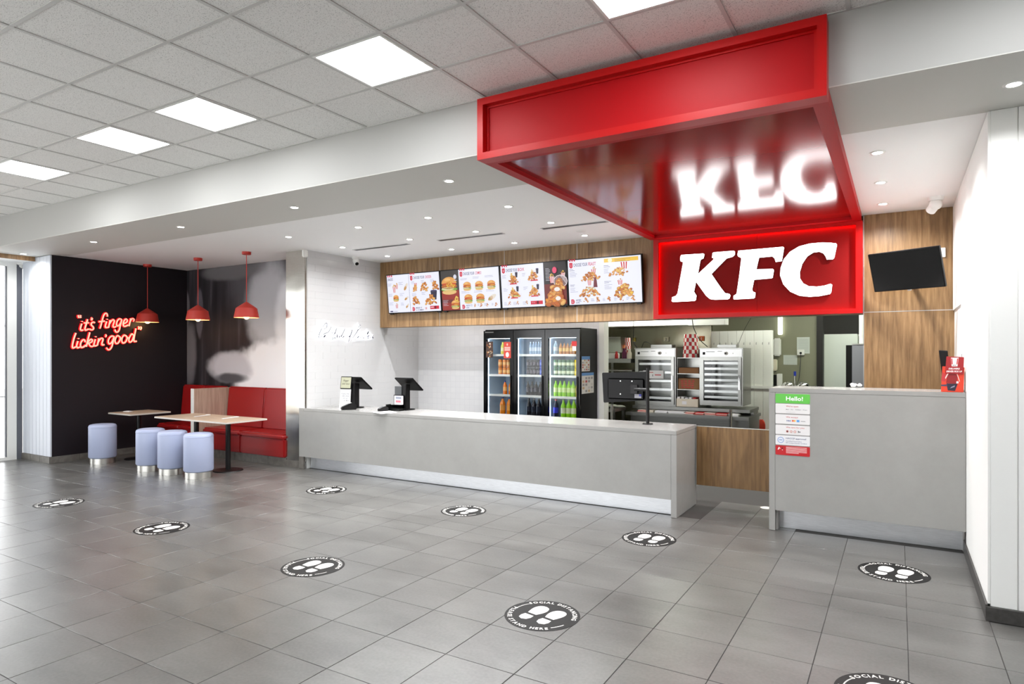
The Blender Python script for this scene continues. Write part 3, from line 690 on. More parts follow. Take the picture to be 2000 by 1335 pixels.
p = onY(1840.5, 493, YM-.032)
t = thing('wall_plate', 'small white wall plate beside the tilted wall screen', 'wall plate', (p.x, YM-.03, p.z))
obj('plate', B().box(p.x-.028, YM-.044, p.z-.05, p.x+.028, YM-.031, p.z+.05), white_plastic, t, .004); obj('button', B().box(p.x-.012, YM-.047, p.z-.02, p.x+.012, YM-.044, p.z+.02), white_plastic, t)

# ================================================================== COUNTERS
YC, ZTOP, XC = 6.49, .887, -1.937
YCB = 7.24
ct_ = thing('service_counter', 'long grey stone service counter with recessed steel kickboard', 'counter', (-4.7, 6.85, 0))
obj('worktop', B().box(-7.42, YC, ZTOP-.04, XC, YCB, ZTOP), quartz, ct_, .003)
obj('front_panel', B().box(-7.515, YC, .182, XC-.06, YC+.034, ZTOP-.041), quartz, ct_, .002)
obj('worktop_end', B().box(-7.515, YC, ZTOP-.04, -7.421, YC+.034, ZTOP), quartz, ct_)
obj('end_panel', B().box(XC-.059, YC, .002, XC, YCB, ZTOP-.041), quartz, ct_, .002)
obj('kickboard', B().box(-7.415, YC+.13, .002, XC-.06, YC+.15, .19), steel_kick, ct_)
obj('body', B().box(-7.41, YC+.16, .1, XC-.07, YCB-.01, ZTOP-.045), dark_grey, ct_)
obj('side_return', B().box(-7.515, YC+.0, .002, -7.425, YC+.03, .181), skirt, ct_)
YH, ZH = 6.525, 1.349
hc = thing('tall_counter', 'tall grey stone counter at right with info plates on its front', 'counter', (-.28, 6.8, 0))
obj('worktop', B().box(-1.058, YH, ZH-.04, XR-.016, 7.05, ZH), quartz, hc, .003)
obj('front_panel', B().box(-1.003, YH, .193, XR-.016, YH+.035, ZH-.041), quartz, hc, .002)
obj('end_panel', B().box(-1.058, YH, .002, -1.004, 7.05, ZH-.041), quartz, hc, .002)
obj('kickboard', B().box(-.985, YH+.155, .002, XR-.016, YH+.17, .2), steel_kick, hc)
obj('toe_side', B().box(-1.003, YH+.04, .002, -.985, YH+.17, .2), quartz, hc)
obj('body', B().box(-.985, YH+.18, .1, XR-.05, 7.03, ZH-.045), dark_grey, hc)
obj('end_strip', B().box(XR-.028, YH+.12, .002, XR-.0155, YH+.15, .2), alu, hc)
gt = thing('swing_gate', 'oak laminate half gate between the two counters', 'gate', (-1.5, 7.2, .2))
obj('leaf', B().box(XC+.015, 7.19, .225, -1.062, 7.225, .872), wood_gate, gt, .002)
obj('edge_strip', B().box(XC+.006, 7.188, .225, XC+.014, 7.227, .876), alu, gt); obj('top_edge', B().box(XC+.015, 7.188, .8725, -1.062, 7.227, .877), alu, gt)
obj('hinge', B().cyl((-1.066, 7.235, .3), (-1.066, 7.235, .4), .012).cyl((-1.066, 7.235, .7), (-1.066, 7.235, .8), .012), alu, gt)
p = onZ(1496, 991); tag(obj('floor_disc', B().lathe([(.001, .004), (.05, .004), (.06, .0)], (p.x, p.y, 0), 20, cap=False), white_plastic), 'round white disc on the floor behind the swing gate', 'drain')  # low white disc lying on the floor

# info plates
ip = onY(1514.8, 768, YH); W = onY(1582, 768, YH).x-ip.x
inf = thing('info_sign', 'stack of six rounded info plates, green Hello plate on top', 'sign', (ip.x+W/2, YH, .9))
spans = [(768.2, 786.1), (787.3, 805.9), (808, 826.3), (828.5, 846.7), (848.5, 867), (868.5, 886.8)]
cols = [(98, 190, 76), (226, 224, 224), (226, 224, 224), (226, 224, 224), (226, 226, 228), (186, 26, 34)]
for i, ((a, b_), c) in enumerate(zip(spans, cols)):
    z1, z0 = onY(1514.8, a, YH).z, onY(1514.8, b_, YH).z; h = z1-z0
    bd = Print((ip.x, YH-.001, z0), (1, 0, 0), (0, 0, 1)); poly = []
    r = .008
    for cx, cy, a0 in ((W-r, r, -90), (W-r, h-r, 0), (r, h-r, 90), (r, r, 180)):
        for k in range(4): an = R(a0+k*30); poly.append(Vector((ip.x+cx+r*math.cos(an), YH-.0005, z0+cy+r*math.sin(an))))
    pl = obj('plate', B().prism(poly, (0, -.003, 0)), mat('plate_%d' % (c[0]+c[1]), c, .35), inf)
    pr = Print((ip.x, YH-.0035, z0), (1, 0, 0), (0, 0, 1)); x = W*.31
    if i == 0: pl['label'] = 'green Hello plate'; pr.text('Hello!', x, h*.3, h*.62, (255, 255, 255), .02, fit=W*.49)
    if i == 1: pr.text("We're open", x, h*.68, h*.22, (200, 90, 96), .01, fit=W*.36); pr.text('Mon - Sun   10:00am - 10 pm', x, h*.38, h*.13, (90, 86, 90), .01, fit=W*.61); pr.rect(x, h*.13, x+W*.27, h*.145, (150, 150, 150))
    if i == 2:
        pr.text('We accept', x, h*.66, h*.22, (200, 100, 106), .01, fit=W*.35); pr.text('VISA', x+W*.01, h*.28, h*.2, (60, 84, 150), .03, .2, fit=W*.13)
        pr.ell(x+W*.2, h*.36, h*.1, h*.1, (214, 90, 60)); pr.ell(x+W*.25, h*.36, h*.1, h*.1, (240, 186, 80)); pr.rect(x+W*.31, h*.24, x+W*.39, h*.48, (96, 160, 222)); pr.rect(x+W*.43, h*.33, x+W*.56, h*.37, (90, 90, 90))
    if i == 3:
        pr.text('We care for you', x, h*.7, h*.22, (200, 90, 96), .01, fit=W*.53)
        for k in range(3): pr.ell(x+W*(.04+.11*k), h*.34, h*.13, h*.13, (206, 130, 120)); pr.up(); pr.ell(x+W*(.04+.11*k), h*.34, h*.08, h*.08, (226, 214, 210) if k else (90, 60, 60))
        pr.rect(x+W*.35, h*.26, x+W*.37, h*.44, (30, 30, 40)); pr.rect(x+W*.38, h*.3, x+W*.42, h*.38, (30, 30, 40))
    if i == 4:
        pr.ell(W*.155, h*.5, h*.33, h*.33, (150, 172, 214)); pr.up(); pr.ell(W*.155, h*.5, h*.25, h*.25, (222, 226, 234)); pr.up(); pr.rect(W*.155-h*.16, h*.46, W*.155+h*.16, h*.56, (150, 172, 214))
        pr.text('HACCP approved', x, h*.64, h*.22, (84, 92, 130), .01, fit=W*.58); pr.text('Certified Food Safety', x, h*.38, h*.13, (110, 116, 150), .01, fit=W*.46); pr.text('BSI Independently certified', x, h*.2, h*.13, (110, 116, 150), .01, fit=W*.6)
    if i == 5:
        pl['label'] = 'red warning plate'; pr.poly([(W*.06, h*.55), (W*.1, h*.85), (W*.16, h*.65), (W*.12, h*.68), (W*.1, h*.55)], (240, 226, 226)); pr.ell(W*.2, h*.7, W*.025, h*.12, (120, 16, 24)); pr.rect(W*.195, h*.5, W*.215, h*.58, (240, 226, 226))
        for k in range(6): pr.rect(x, h*(.84-.12*k), x+W*(.6 if k < 5 else .37), h*(.89-.12*k), (240, 200, 202))
    pr.build('print', ink, pl)
# ================================================================== SEATING ALCOVE
YSF, YBK = 6.47, 6.93
def booth(x0, x1, seams, label):
    t = thing('banquette', label, 'booth', ((x0+x1)/2, 6.75, 0), 'red booth seating')
    obj('plinth', B().box(x0, YSF+.06, .001, x1, 7.05, .13), skirt, t)
    e = [x0]+seams+[x1]
    n = int((x1-x0)/.33)
    for i in range(n):
        a = x0+(x1-x0)*i/n; obj('plinth_tile', B().box(a+.002, YSF+.048, .001, a+(x1-x0)/n-.002, YSF+.06, .125), skirt, t)
    for a, b_ in zip(e, e[1:]):
        obj('seat_front', B().box(a+.002, YSF+.02, .13, b_-.002, YSF+.09, .40), leather_red, t, .015)
        obj('seat_cushion', B().box(a+.002, YSF, .385, b_-.002, YBK+.05, .475), leather_red, t, .03, seg=3)
        bk = B().prism([Vector((a+.002, YBK-.03, .46)), Vector((a+.002, YBK+.11, .46)), Vector((a+.002, YBK+.11, 1.125)), Vector((a+.002, YBK+.03, 1.125))], (b_-a-.004, 0, 0))
        obj('backrest', bk, leather_red, t, .022, seg=3)
XP = -9.85
booth(XN+.012, XP-.04, [-10.5], 'red vinyl booth seat left of the timber divider')
booth(XP+.04, XK-.42, [-8.86], 'red vinyl booth seat right of the timber divider')
t = thing('booth_divider', 'timber divider panel with white edge between the red booths', 'divider', (XP, 6.7, 0))
obj('panel', B().box(XP-.03, 6.34, .002, XP+.03, 7.05, 1.11), wood_pale, t); obj('edge', B().box(XP-.034, 6.325, .002, XP+.034, 6.34, 1.113), white_plastic, t)
def table(x0, x1, y0, y1, legs, label, zt=.75):
    t = thing('dining_table', label, 'table', ((x0+x1)/2, (y0+y1)/2, 0))
    obj('tabletop', B().box(x0, y0, zt-.025, x1, y1, zt), wood_table, t, .002); obj('edge_band', B().box(x0-.002, y0-.002, zt-.024, x1+.002, y1+.002, zt-.004), mat('table_edge', (196, 190, 182), .4), t)
    for x, y in legs:
        l = obj('leg', B().cyl((x, y, .02), (x, y, zt-.03), .035, 20), black_metal, t, smooth=True)
        obj('foot', B().lathe([(.001, .022), (.05, .022), (.2, .012), (.205, .001)], (x, y, 0), 36, cap=False), black_metal, l, smooth=True)
        obj('top_plate', B().box(x-.15, y-.15, zt-.032, x+.15, y+.15, zt-.025), black_metal, l)
table(-9.47, -7.79, 5.49, 6.15, [(-9.0, 5.85), (-8.28, 5.87)], 'pale timber table in front of the right booth with napkins')
table(-10.75, -10.12, 5.49, 6.13, [(-10.45, 5.8)], 'small pale timber table against the navy wall')
def napkin(p, rot, label, s=1.):
    b = B().box(-.05*s, -.035*s, 0, .05*s, .035*s, .006).box(-.046*s, -.03*s, .006, .03*s, .03*s, .012); b.xf(Matrix.Translation(p) @ Matrix.Rotation(rot, 4, 'Z'))
    tag(obj('napkin', b, paper, None, .002), label, 'napkin', 'paper left on the tables')
p = onZ(250, 803.5, .751); napkin((p.x, p.y, .7505), .3, 'crumpled white napkin on the small table by the navy wall', 1.2)
def cutlery(a, b_, label):
    a, b_ = Vector(a), Vector(b_); a.z = b_.z = .753; d = b_-a
    t = thing('cutlery_pack', label, 'cutlery pack', (a+b_)/2, 'paper left on the tables')
    s = d.normalized().cross(Vector((0, 0, 1)))
    obj('sleeve', B().prism([a+s*.012, b_+s*.018, b_-s*.018, a-s*.012], (0, 0, .006)), paper, t); obj('handle', B().prism([b_+s*.02, b_+d*.2+s*.024, b_+d*.2-s*.024, b_-s*.02], (0, 0, .012)), white_plastic, t)
cutlery(onZ(380, 814, .75), onZ(404, 811, .75), 'white paper cutlery pack on the left half of the long table')
cutlery(onZ(434, 818, .75), onZ(459, 815, .75), 'white paper cutlery pack on the right half of the long table')
# stools
def stool():
    t = thing('stool', '', 'stool', (0, 0, 0), 'pale blue round stools')
    r = .188
    obj('base_ring', B().lathe([(r-.018, .001), (r-.018, .085), (r-.024, .085)], (0, 0, 0), 40, cap=False), mat('satin_chrome', (226, 224, 218), .28, 1.), t, smooth=True)
    obj('seat_body', B().lathe([(.001, .085), (r-.03, .085), (r-.012, .09), (r, .105), (r, .56), (r-.004, .578), (r-.016, .592), (r-.04, .6), (.001, .605)], (0, 0, 0), 44, cap=False), leather_blue, t, smooth=True)
    obj('piping', B().lathe([(r-.001, .552), (r+.003, .556), (r-.001, .56)], (0, 0, 0), 44, cap=False), leather_blue, t, smooth=True)
    return t
s0 = stool()
for i, (px_, py_, lb) in enumerate(((200.5, 907, 'pale blue round stool standing alone before the navy wall, leftmost'), (294, 921.5, 'pale blue round stool, left one of the three at the long table'), (337, 928.5, 'pale blue round stool, middle one of the three at the long table'), (388, 936, 'pale blue round stool, right one of the three, nearest the viewer'))):
    o = s0 if i == 0 else copy_tree(s0); p = onZ(px_, py_); d = Vector((p.x, p.y, 0)).normalized()
    o.location = (p.x+d.x*.19, p.y+d.y*.19, 0); o['label'] = lb
# pendants
def pendant(x, label):
    y, zb = 6.22, 2.215
    t = thing('pendant_lamp', label, 'pendant lamp', (x, y, ZC-.004), 'red pendant lamps over the booth')
    obj('ceiling_rose', B().lathe([(.001, ZC-.045), (.06, ZC-.045), (.064, ZC-.04), (.064, ZC-.0045)], (x, y, 0), 28, cap=False), red_shade, t, smooth=True)
    obj('cord', B().cyl((x, y, 2.45), (x, y, ZC-.04), .006, 8), red_shade, t)
    obj('shade', B().lathe([(.012, zb+.235), (.03, zb+.225), (.13, zb+.155), (.15, zb+.14), (.178, zb+.0), (.175, zb+.0), (.146, zb+.137), (.126, zb+.15), (.02, zb+.215)], (x, y, 0), 40, cap=False), red_shade, t, smooth=True)
    obj('lining', B().lathe([(.1735, zb+.002), (.145, zb+.135), (.125, zb+.147), (.02, zb+.212)], (x, y, 0), 40, cap=False), warm_in, t, smooth=True)
    obj('bulb', B().ball((x, y, zb+.02), .042, .042, .042, 18, 12), warm_bulb, t, smooth=True)
    lamp('pendant_glow', 'POINT', 1., (x, y, zb-.04), t, (1, .75, .42), .04)
for x, s in ((-11.03+.09, 'left one, in front of the navy wall'), (-9.53, 'middle one, above the divider'), (-8.34, 'right one, nearest the steel cladding')): pendant(x, 'red metal pendant lamp with warm bulb, '+s)

# mural: soft greyscale print
def m_mural():
    m = mat('mural_print', (60, 58, 60), .5); g = N(m, 'ShaderNodeNewGeometry'); sp = N(m, 'ShaderNodeSeparateXYZ'); K(m, g.outputs['Position'], sp.inputs[0])
    wp = noise(m, (1, 1, 1), 2.4, 3, .5, 'World')
    st = noise(m, (3.5, 1, .25), 2., 2, .5, 'World')
    col = ramp(m, st, [(.3, (24, 21, 24)), (.6, (46, 42, 46)), (.8, (92, 88, 92))])
    def blob(px_, py_, wx, wy, c, soft, col):
        p = onY(px_, py_, 7.05); a = (onY(px_+wx, py_, 7.05)-p).length; b_ = (onY(px_, py_+wy, 7.05)-p).length
        d = []
        for o, cc, k in ((0, p.x, a), (2, p.z, b_)):
            n = N(m, 'ShaderNodeMath', operation='SUBTRACT'); K(m, sp.outputs[o], n.inputs[0]); n.inputs[1].default_value = cc
            n2 = N(m, 'ShaderNodeMath', operation='DIVIDE'); K(m, n.outputs[0], n2.inputs[0]); n2.inputs[1].default_value = k
            n3 = N(m, 'ShaderNodeMath', operation='POWER'); K(m, n2.outputs[0], n3.inputs[0]); n3.inputs[1].default_value = 2; d.append(n3)
        s = N(m, 'ShaderNodeMath', operation='ADD'); K(m, d[0].outputs[0], s.inputs[0]); K(m, d[1].outputs[0], s.inputs[1])
        s2 = N(m, 'ShaderNodeMath', operation='MULTIPLY_ADD'); K(m, wp, s2.inputs[0]); s2.inputs[1].default_value = 1.1; K(m, s.outputs[0], s2.inputs[2])
        r = N(m, 'ShaderNodeMapRange', interpolation_type='SMOOTHSTEP'); r.inputs['From Min'].default_value = 1.5+soft; r.inputs['From Max'].default_value = 1.5-soft
        K(m, s2.outputs[0], r.inputs[0]); return mixc(m, r.outputs[0], col, lin(c))
    for a in ((362, 606, 9, 42, (112, 106, 110), .25), (390, 612, 7, 50, (96, 90, 96), .3), (370, 690, 14, 60, (110, 106, 110), .5), (512, 555, 70, 70, (84, 82, 86), .8), (525, 600, 46, 92, (186, 186, 190), .55), (452, 530, 60, 16, (110, 108, 110), .6), (560, 620, 24, 70, (228, 228, 232), .5), (535, 735, 92, 72, (244, 244, 248), .3), (450, 715, 44, 30, (200, 198, 204), .45), (452, 738, 30, 10, (86, 84, 88), .6)): col = blob(*a, col)
    K(m, col, PB(m).inputs['Base Color']); return m
tag(obj('mural', B().box(XN+.002, 7.048, 1.05, XK-.412, 7.0595, ZC-.005), m_mural()), 'large black and white photographic mural behind the red booth', 'mural')

# neon script
NE = [[(290, 190), (285, 225), (305, 255)], [(345, 190), (335, 225), (350, 255)], [(380, 331), (378, 353)], [(370, 395), (345, 470), (335, 530), (360, 560), (405, 550)],
 [(510, 290), (470, 430), (445, 520), (460, 555), (510, 540), (540, 525)], [(420, 380), (480, 377), (545, 375)], [(600, 260), (625, 275), (600, 315)], [(690, 375), (650, 360), (605, 385), (600, 430), (640, 470), (655, 510), (630, 545), (580, 540), (560, 520)],
 [(995, 225), (985, 160), (945, 145), (905, 190), (870, 300), (840, 420), (810, 515)], [(785, 350), (855, 342), (930, 335)], [(991, 278), (989, 300)], [(975, 340), (945, 440), (945, 485), (985, 490), (1030, 480)],
 [(1060, 310), (1040, 400), (1025, 490)], [(1045, 400), (1090, 330), (1140, 300), (1160, 340), (1135, 420), (1130, 470), (1165, 485), (1205, 465)],
 [(1345, 300), (1290, 280), (1240, 320), (1215, 400), (1230, 450), (1275, 440), (1320, 380), (1345, 300)], [(1345, 300), (1310, 430), (1285, 540), (1250, 595), (1205, 600), (1180, 560), (1190, 540)],
 [(1385, 400), (1450, 370), (1480, 320), (1450, 285), (1405, 320), (1380, 400), (1390, 450), (1430, 460), (1500, 430)], [(1565, 270), (1545, 350), (1520, 455)], [(1545, 350), (1580, 290), (1620, 275), (1645, 300), (1625, 345)],
 [(225, 625), (180, 750), (145, 900), (140, 970), (165, 990), (220, 960)], [(293, 751), (291, 773)], [(275, 820), (250, 900), (245, 955), (270, 985), (320, 965)], [(450, 850), (440, 800), (400, 790), (350, 850), (335, 920), (355, 975), (410, 965), (470, 920)],
 [(565, 610), (530, 740), (500, 860), (480, 960)], [(495, 870), (560, 800), (610, 780), (625, 820), (580, 860), (510, 875)], [(530, 875), (575, 940), (620, 955), (665, 930)], [(713, 704), (711, 726)], [(700, 775), (675, 860), (665, 920), (690, 940), (740, 925)],
 [(785, 755), (765, 850), (750, 930)], [(765, 850), (820, 770), (870, 755), (885, 790), (860, 870), (865, 915), (920, 910)], [(945, 665), (965, 690), (945, 725)],
 [(1160, 715), (1100, 700), (1040, 750), (1015, 830), (1035, 890), (1085, 870), (1130, 800), (1160, 715)], [(1160, 715), (1130, 840), (1105, 950), (1060, 1020), (1010, 1030), (970, 985)],
 [(1290, 715), (1240, 690), (1195, 750), (1180, 830), (1205, 880), (1255, 870), (1300, 800), (1310, 740), (1290, 715)], [(1303, 765), (1335, 755), (1365, 735)], [(1455, 700), (1400, 680), (1355, 740), (1345, 820), (1375, 870), (1430, 850), (1470, 780), (1475, 730), (1455, 700)], [(1472, 750), (1505, 745), (1540, 725)],
 [(1640, 690), (1590, 650), (1545, 710), (1515, 800), (1545, 850), (1600, 810), (1640, 700)], [(1690, 515), (1660, 660), (1640, 780), (1650, 830), (1710, 825)], [(1750, 470), (1765, 500), (1750, 535)], [(1800, 475), (1820, 505), (1800, 545)]]
t = thing('neon_sign', 'red neon handwriting sign glowing on the navy wall', 'neon sign', tuple(onX(205, 650, XN)))
core, back = B(), B()
for st in NE:
    P3 = [onX(130+x/12.5, 600+y/12.5, XN+.04) for x, y in st]; P3 = smooth_path(P3, 5)
    core.tube(P3, .0135, 8); back.tube([p-Vector((.011, 0, 0)) for p in P3], .021, 8)
obj('neon_tube', core, neon_core, t, smooth=True); obj('backing_glow', back, neon_red, t, smooth=True)
# halo-lit signature
SG = [[(480, 234), (430, 235), (360, 330), (290, 450), (255, 560), (250, 630), (320, 590), (400, 520), (450, 495), (520, 460), (590, 330)], [(478, 245), (470, 330), (400, 380), (370, 360)], [(370, 605), (430, 562), (400, 612), (370, 605)],
 [(600, 495), (660, 500), (720, 500)], [(745, 370), (690, 510), (630, 680)], [(770, 552), (705, 580), (690, 640), (745, 605), (770, 552), (760, 630)], [(820, 560), (815, 625), (845, 580), (862, 590)], [(860, 610), (920, 500), (970, 390), (905, 530), (872, 622)], [(955, 580), (905, 620), (955, 605), (975, 625)],
 [(1000, 612), (1020, 578), (1060, 572), (1055, 612)], [(1130, 560), (1080, 612), (1130, 578), (1180, 405), (1120, 600), (1070, 740)], [(1412, 290), (1380, 290), (1340, 390), (1310, 462), (1215, 600), (1180, 625)], [(1320, 440), (1370, 390), (1405, 345)], [(1250, 690), (1300, 640), (1360, 590)],
 [(1372, 598), (1330, 632), (1378, 602), (1390, 632)], [(1412, 590), (1422, 632), (1458, 590), (1470, 632)], [(1532, 578), (1482, 632), (1540, 610), (1640, 440), (1572, 640)], [(1600, 605), (1650, 560), (1612, 640), (1660, 620)], [(1690, 560), (1702, 622), (1732, 590)], [(1772, 560), (1742, 618), (1772, 632), (1745, 640)]]
t = thing('signature_sign', 'backlit handwritten signature sign glowing on the white tiled wall', 'lit sign', tuple(onX(675, 650, XK)))
a, b_ = B(), B()
for st in SG:
    P3 = smooth_path([onX(605+x/14.286, 615+y/14.286, XK+.035) for x, y in st], 5)
    a.tube(P3, .0062, 8); b_.tube([p-Vector((.012, 0, 0)) for p in P3], .0045, 6)
obj('letters', a, thread_grey, t, smooth=True); obj('halo_led', b_, halo_white, t, smooth=True)

# ================================================================== FLOOR DECALS
decal_black = mat('decal_black', (26, 25, 24), .5, spec=.2)
def decal():
    t = thing('floor_decal', '', 'floor sticker', (0, 0, 0), 'round footprint floor stickers')
    r = .242
    obj('disc', B().lathe([(.001, .0012), (r-.001, .0012), (r, .0004)], (0, 0, 0), 56, cap=False), decal_black, t)
    p = Print((0, 0, .0012), (1, 0, 0), (0, 1, 0), .0004); wt = (238, 236, 230)
    def arc(s, rad, mid, size, inward):
        cw = [text2d(ch, size, .03)[2] if ch != ' ' else size*.3 for ch in s]; gap = size*.13
        tot = sum(cw)+gap*(len(s)-1); a = mid-(1 if inward else -1)*-tot/rad/2
        for ch, w_ in zip(s, cw):
            am = a-(w_/2)/rad if inward else a+(w_/2)/rad
            if ch != ' ':
                vs_, fs, _ = text2d(ch, size, .03, align='CENTER'); rot = am-math.pi/2 if inward else am+math.pi/2
                rr = rad if inward else rad+size*.7
                ca, sa = math.cos(rot), math.sin(rot); cx, cy = rr*math.cos(am), rr*math.sin(am)
                p.b.col = wt; p.b.add([p.P(cx+x*ca-y*sa, cy+x*sa+y*ca) for x, y in vs_], fs)
            a += (-1 if inward else 1)*(w_+gap)/rad
    arc('SOCIAL DISTANCING', .194, R(80), .041, True)
    arc('PLEASE STAND HERE', .194, R(246), .041, False)
    for a0, a1 in ((148, 180), (-16, -40)):
        for k in range(13): an = R(a0+(a1-a0)*k/12); p.ell(.2*math.cos(an), .2*math.sin(an), .0045, .0045, wt, 0, 6)
    def foot(cx, sgn):
        sole = [(-.036, .0), (-.052, .045), (-.055, .09), (-.038, .13), (0, .145), (.036, .13), (.05, .09), (.045, .045), (.032, .0)]
        heel = [(-.036, -.024), (.034, -.024), (.04, -.058), (.031, -.09), (0, -.104), (-.031, -.09), (-.042, -.058)]
        for q in (smooth_path([Vector((x, y, 0)) for x, y in sole], 3), [Vector((x, y, 0)) for x, y in heel]):
            ro = Matrix.Rotation(R(-6*sgn), 3, 'Z'); p.poly([((ro @ v).x*sgn+cx, (ro @ v).y-.02) for v in q], wt)
    foot(-.068, -1); foot(.068, 1)
    p.build('print', ink, t); return t
d0 = decal()
DC = [((-8.08, 3.6), .08, 'at far left below the navy wall'), ((-6.07, 3.59), .05, 'second from left in the near row'), ((-6.04, 5.64), .02, 'nearest the steel cladding'), ((-3.98, 5.64), 0, 'second from left in the row along the counter'), ((-3.95, 3.55), .05, 'third from left in the near row'), ((-1.94, 5.65), 0, 'in front of the swing gate'), ((-1.955, 3.64), -.1, 'worn at its edge, below the picture centre'), ((-.034, 5.735), -.12, 'in front of the tall counter at right'), ((-.04, 3.63), -.05, 'cut off by the bottom edge of the photo')]
for i, ((x, y), rz, s) in enumerate(DC):
    o = d0 if i == 0 else copy_tree(d0); o.location = (x, y, .0006); o.rotation_euler = (0, 0, rz); o['label'] = 'round black floor sticker with white footprints, '+s

# ================================================================== THINGS ON THE COUNTERS
def pos_terminal(px_, py_, label, flip):
    p = onZ(px_, py_, ZTOP); t = thing('till_screen', label, 'till', (p.x, p.y, ZTOP+.001), 'tills on the long counter'); x, y, z = p.x, p.y, ZTOP+.001
    obj('foot', B().box(x-.09, y-.09, z, x+.09, y+.11, z+.014), black_plastic, t, .006)
    obj('column', B().prism([Vector((x-.045, y-.05, z+.014)), Vector((x-.045, y+.05, z+.014)), Vector((x-.045, y+.05, z+.36)), Vector((x-.045, y-.04, z+.36))], (.09, 0, 0)), black_plastic, t, .006)
    a, b_ = Vector((0, -.05, .44)), Vector((0, .19, .26)); n = Vector((0, .6, .8)).normalized()
    o = Vector((x, y, z)); wv = Vector((.165, 0, 0))
    obj('tablet', B().prism([o+a-wv, o+a+wv, o+b_+wv, o+b_-wv], n*.022), black_plastic, t, .006)
    obj('touch_glass', B().prism([o+a*.97+b_*.03-wv*.95+n*.0225, o+a*.97+b_*.03+wv*.95+n*.0225, o+a*.03+b_*.97+wv*.95+n*.0225, o+a*.03+b_*.97-wv*.95+n*.0225], n*.001), black_gloss, t)
    if flip:
        u, v = Vector((1, .12, 0)).normalized(), Vector((.0, -.0, 1)); v = Vector((0, .12, 1)).normalized()
        q0 = Vector((x-.2, y-.1, z+.275)); W, H = .2, .185; nn = u.cross(v)
        obj('customer_display', B().prism([q0, q0+u*W, q0+u*W+v*H, q0+v*H], nn*-.02), black_plastic, t, .005)
        pr = Print(q0+nn*.0005, u, v); pr.rect(.012, .014, W-.012, H-.012, (176, 176, 150)); pr.up(); pr.text('Finger', W*.5, H*.6, .04, (70, 66, 58), .01, .35, 'CENTER'); pr.text("Lickin' Good", W*.5, H*.36, .034, (70, 66, 58), .01, .35, 'CENTER', fit=.14)
        pr.build('display_print', ink, t)
        q1 = Vector((x-.2, y-.115, z+.001)); v1 = Vector((0, .1, 1)).normalized(); W, H = .19, .272; nn = u.cross(v1)
        obj('paper_sign', B().prism([q1, q1+u*W, q1+u*W+v1*H, q1+v1*H], nn*-.002), paper, t)
        pr = Print(q1, u, v1)
        for k, s in enumerate(('PLEASE WAIT', 'HERE WHILE', 'WE GET', 'YOUR MEAL')): pr.text(s, W*.55, H*(.72-.12*k), .026, (70, 70, 80), .015, align='CENTER')
        pr.build('sign_print', ink, t)
    else: obj('printer_panel', B().box(x-.15, y-.055, z+.17, x-.03, y-.045, z+.33), dark_grey, t)
    return p
p1 = pos_terminal(693, 796, 'black till with customer display and paper sign, left on the counter', True)
p2 = pos_terminal(792, 800, 'black till with tilted back facing the viewer, right of the other till', False)
def card_reader(p, label, ang, s=1.):
    z = ZTOP+.001; t = thing('card_reader', label, 'card reader', (p.x, p.y, z), 'card readers')
    M_ = Matrix.Translation((p.x, p.y, z)) @ Matrix.Rotation(ang, 4, 'Z')
    obj('body', B().prism([(-.04*s, -.08*s, 0), (-.04*s, .08*s, 0), (-.04*s, .08*s, .055*s), (-.04*s, .03*s, .075*s), (-.04*s, -.08*s, .028*s)], (.08*s, 0, 0)).xf(M_), black_plastic, t, .008)
    obj('keypad', B().prism([(-.03*s, -.07*s, .034*s), (-.03*s, -.0*s, .0645*s), (.03*s, -.0*s, .0645*s), (.03*s, -.07*s, .034*s)], (0, -.0008, .002)).xf(M_), dark_grey, t)
    obj('screen', B().prism([(-.03*s, .005*s, .0655*s), (-.03*s, .028*s, .0755*s), (.03*s, .028*s, .0755*s), (.03*s, .005*s, .0655*s)], (0, -.0008, .002)).xf(M_), alu, t)
card_reader(onZ(681, 799.5, ZTOP), 'grey and black card reader in front of the left till', -.6, 1.3)
card_reader(onZ(748, 802, ZTOP), 'small black card reader beside the clear leaflet holder', -.4, .9)
p = onZ(771, 801.5, ZTOP); z = ZTOP+.001
t = thing('leaflet_holder', 'clear acrylic leaflet holder with cards beside the right till', 'leaflet holder', (p.x, p.y, z))
x, y = p.x, p.y
obj('tray', B().box(x-.12, y-.05, z, x+.12, y+.05, z+.006).box(x-.12, y-.05, z+.006, x+.12, y-.046, z+.085).box(x-.12, y-.046, z+.006, x-.116, y+.05, z+.085).box(x+.116, y-.046, z+.006, x+.12, y+.05, z+.085), acrylic, t)
obj('back_plate', B().box(x-.06, y+.046, z+.006, x+.13, y+.05, z+.215), acrylic, t)
pr = Print((x-.05, y+.045, z+.02), (1, 0, 0), (0, 0, 1)); pr.rect(0, .06, .165, .185, (206, 204, 212)); pr.up(); pr.rect(.03, .09, .12, .12, (196, 110, 122)); pr.rect(.03, .14, .13, .17, (130, 136, 150)); pr.build('card', ink, t)
obj('leaflets', B().box(x-.1, y-.02, z+.008, x-.02, y+.03, z+.06), paper, t); obj('leaflets', B().box(x+.03, y-.03, z+.05, x+.11, y+.03, z+.075), mat('leaflet_red', (170, 60, 56), .6), t)
a = [onZ(*q_, ZTOP) for q_ in ((728, 805), (762, 802), (776, 805), (745, 808))]
tag(obj('paper_sheet', B().prism([Vector((v.x, v.y, ZTOP+.0012)) for v in a], (0, 0, .0008)), paper), 'white paper sheet lying on the counter before the right till', 'paper')
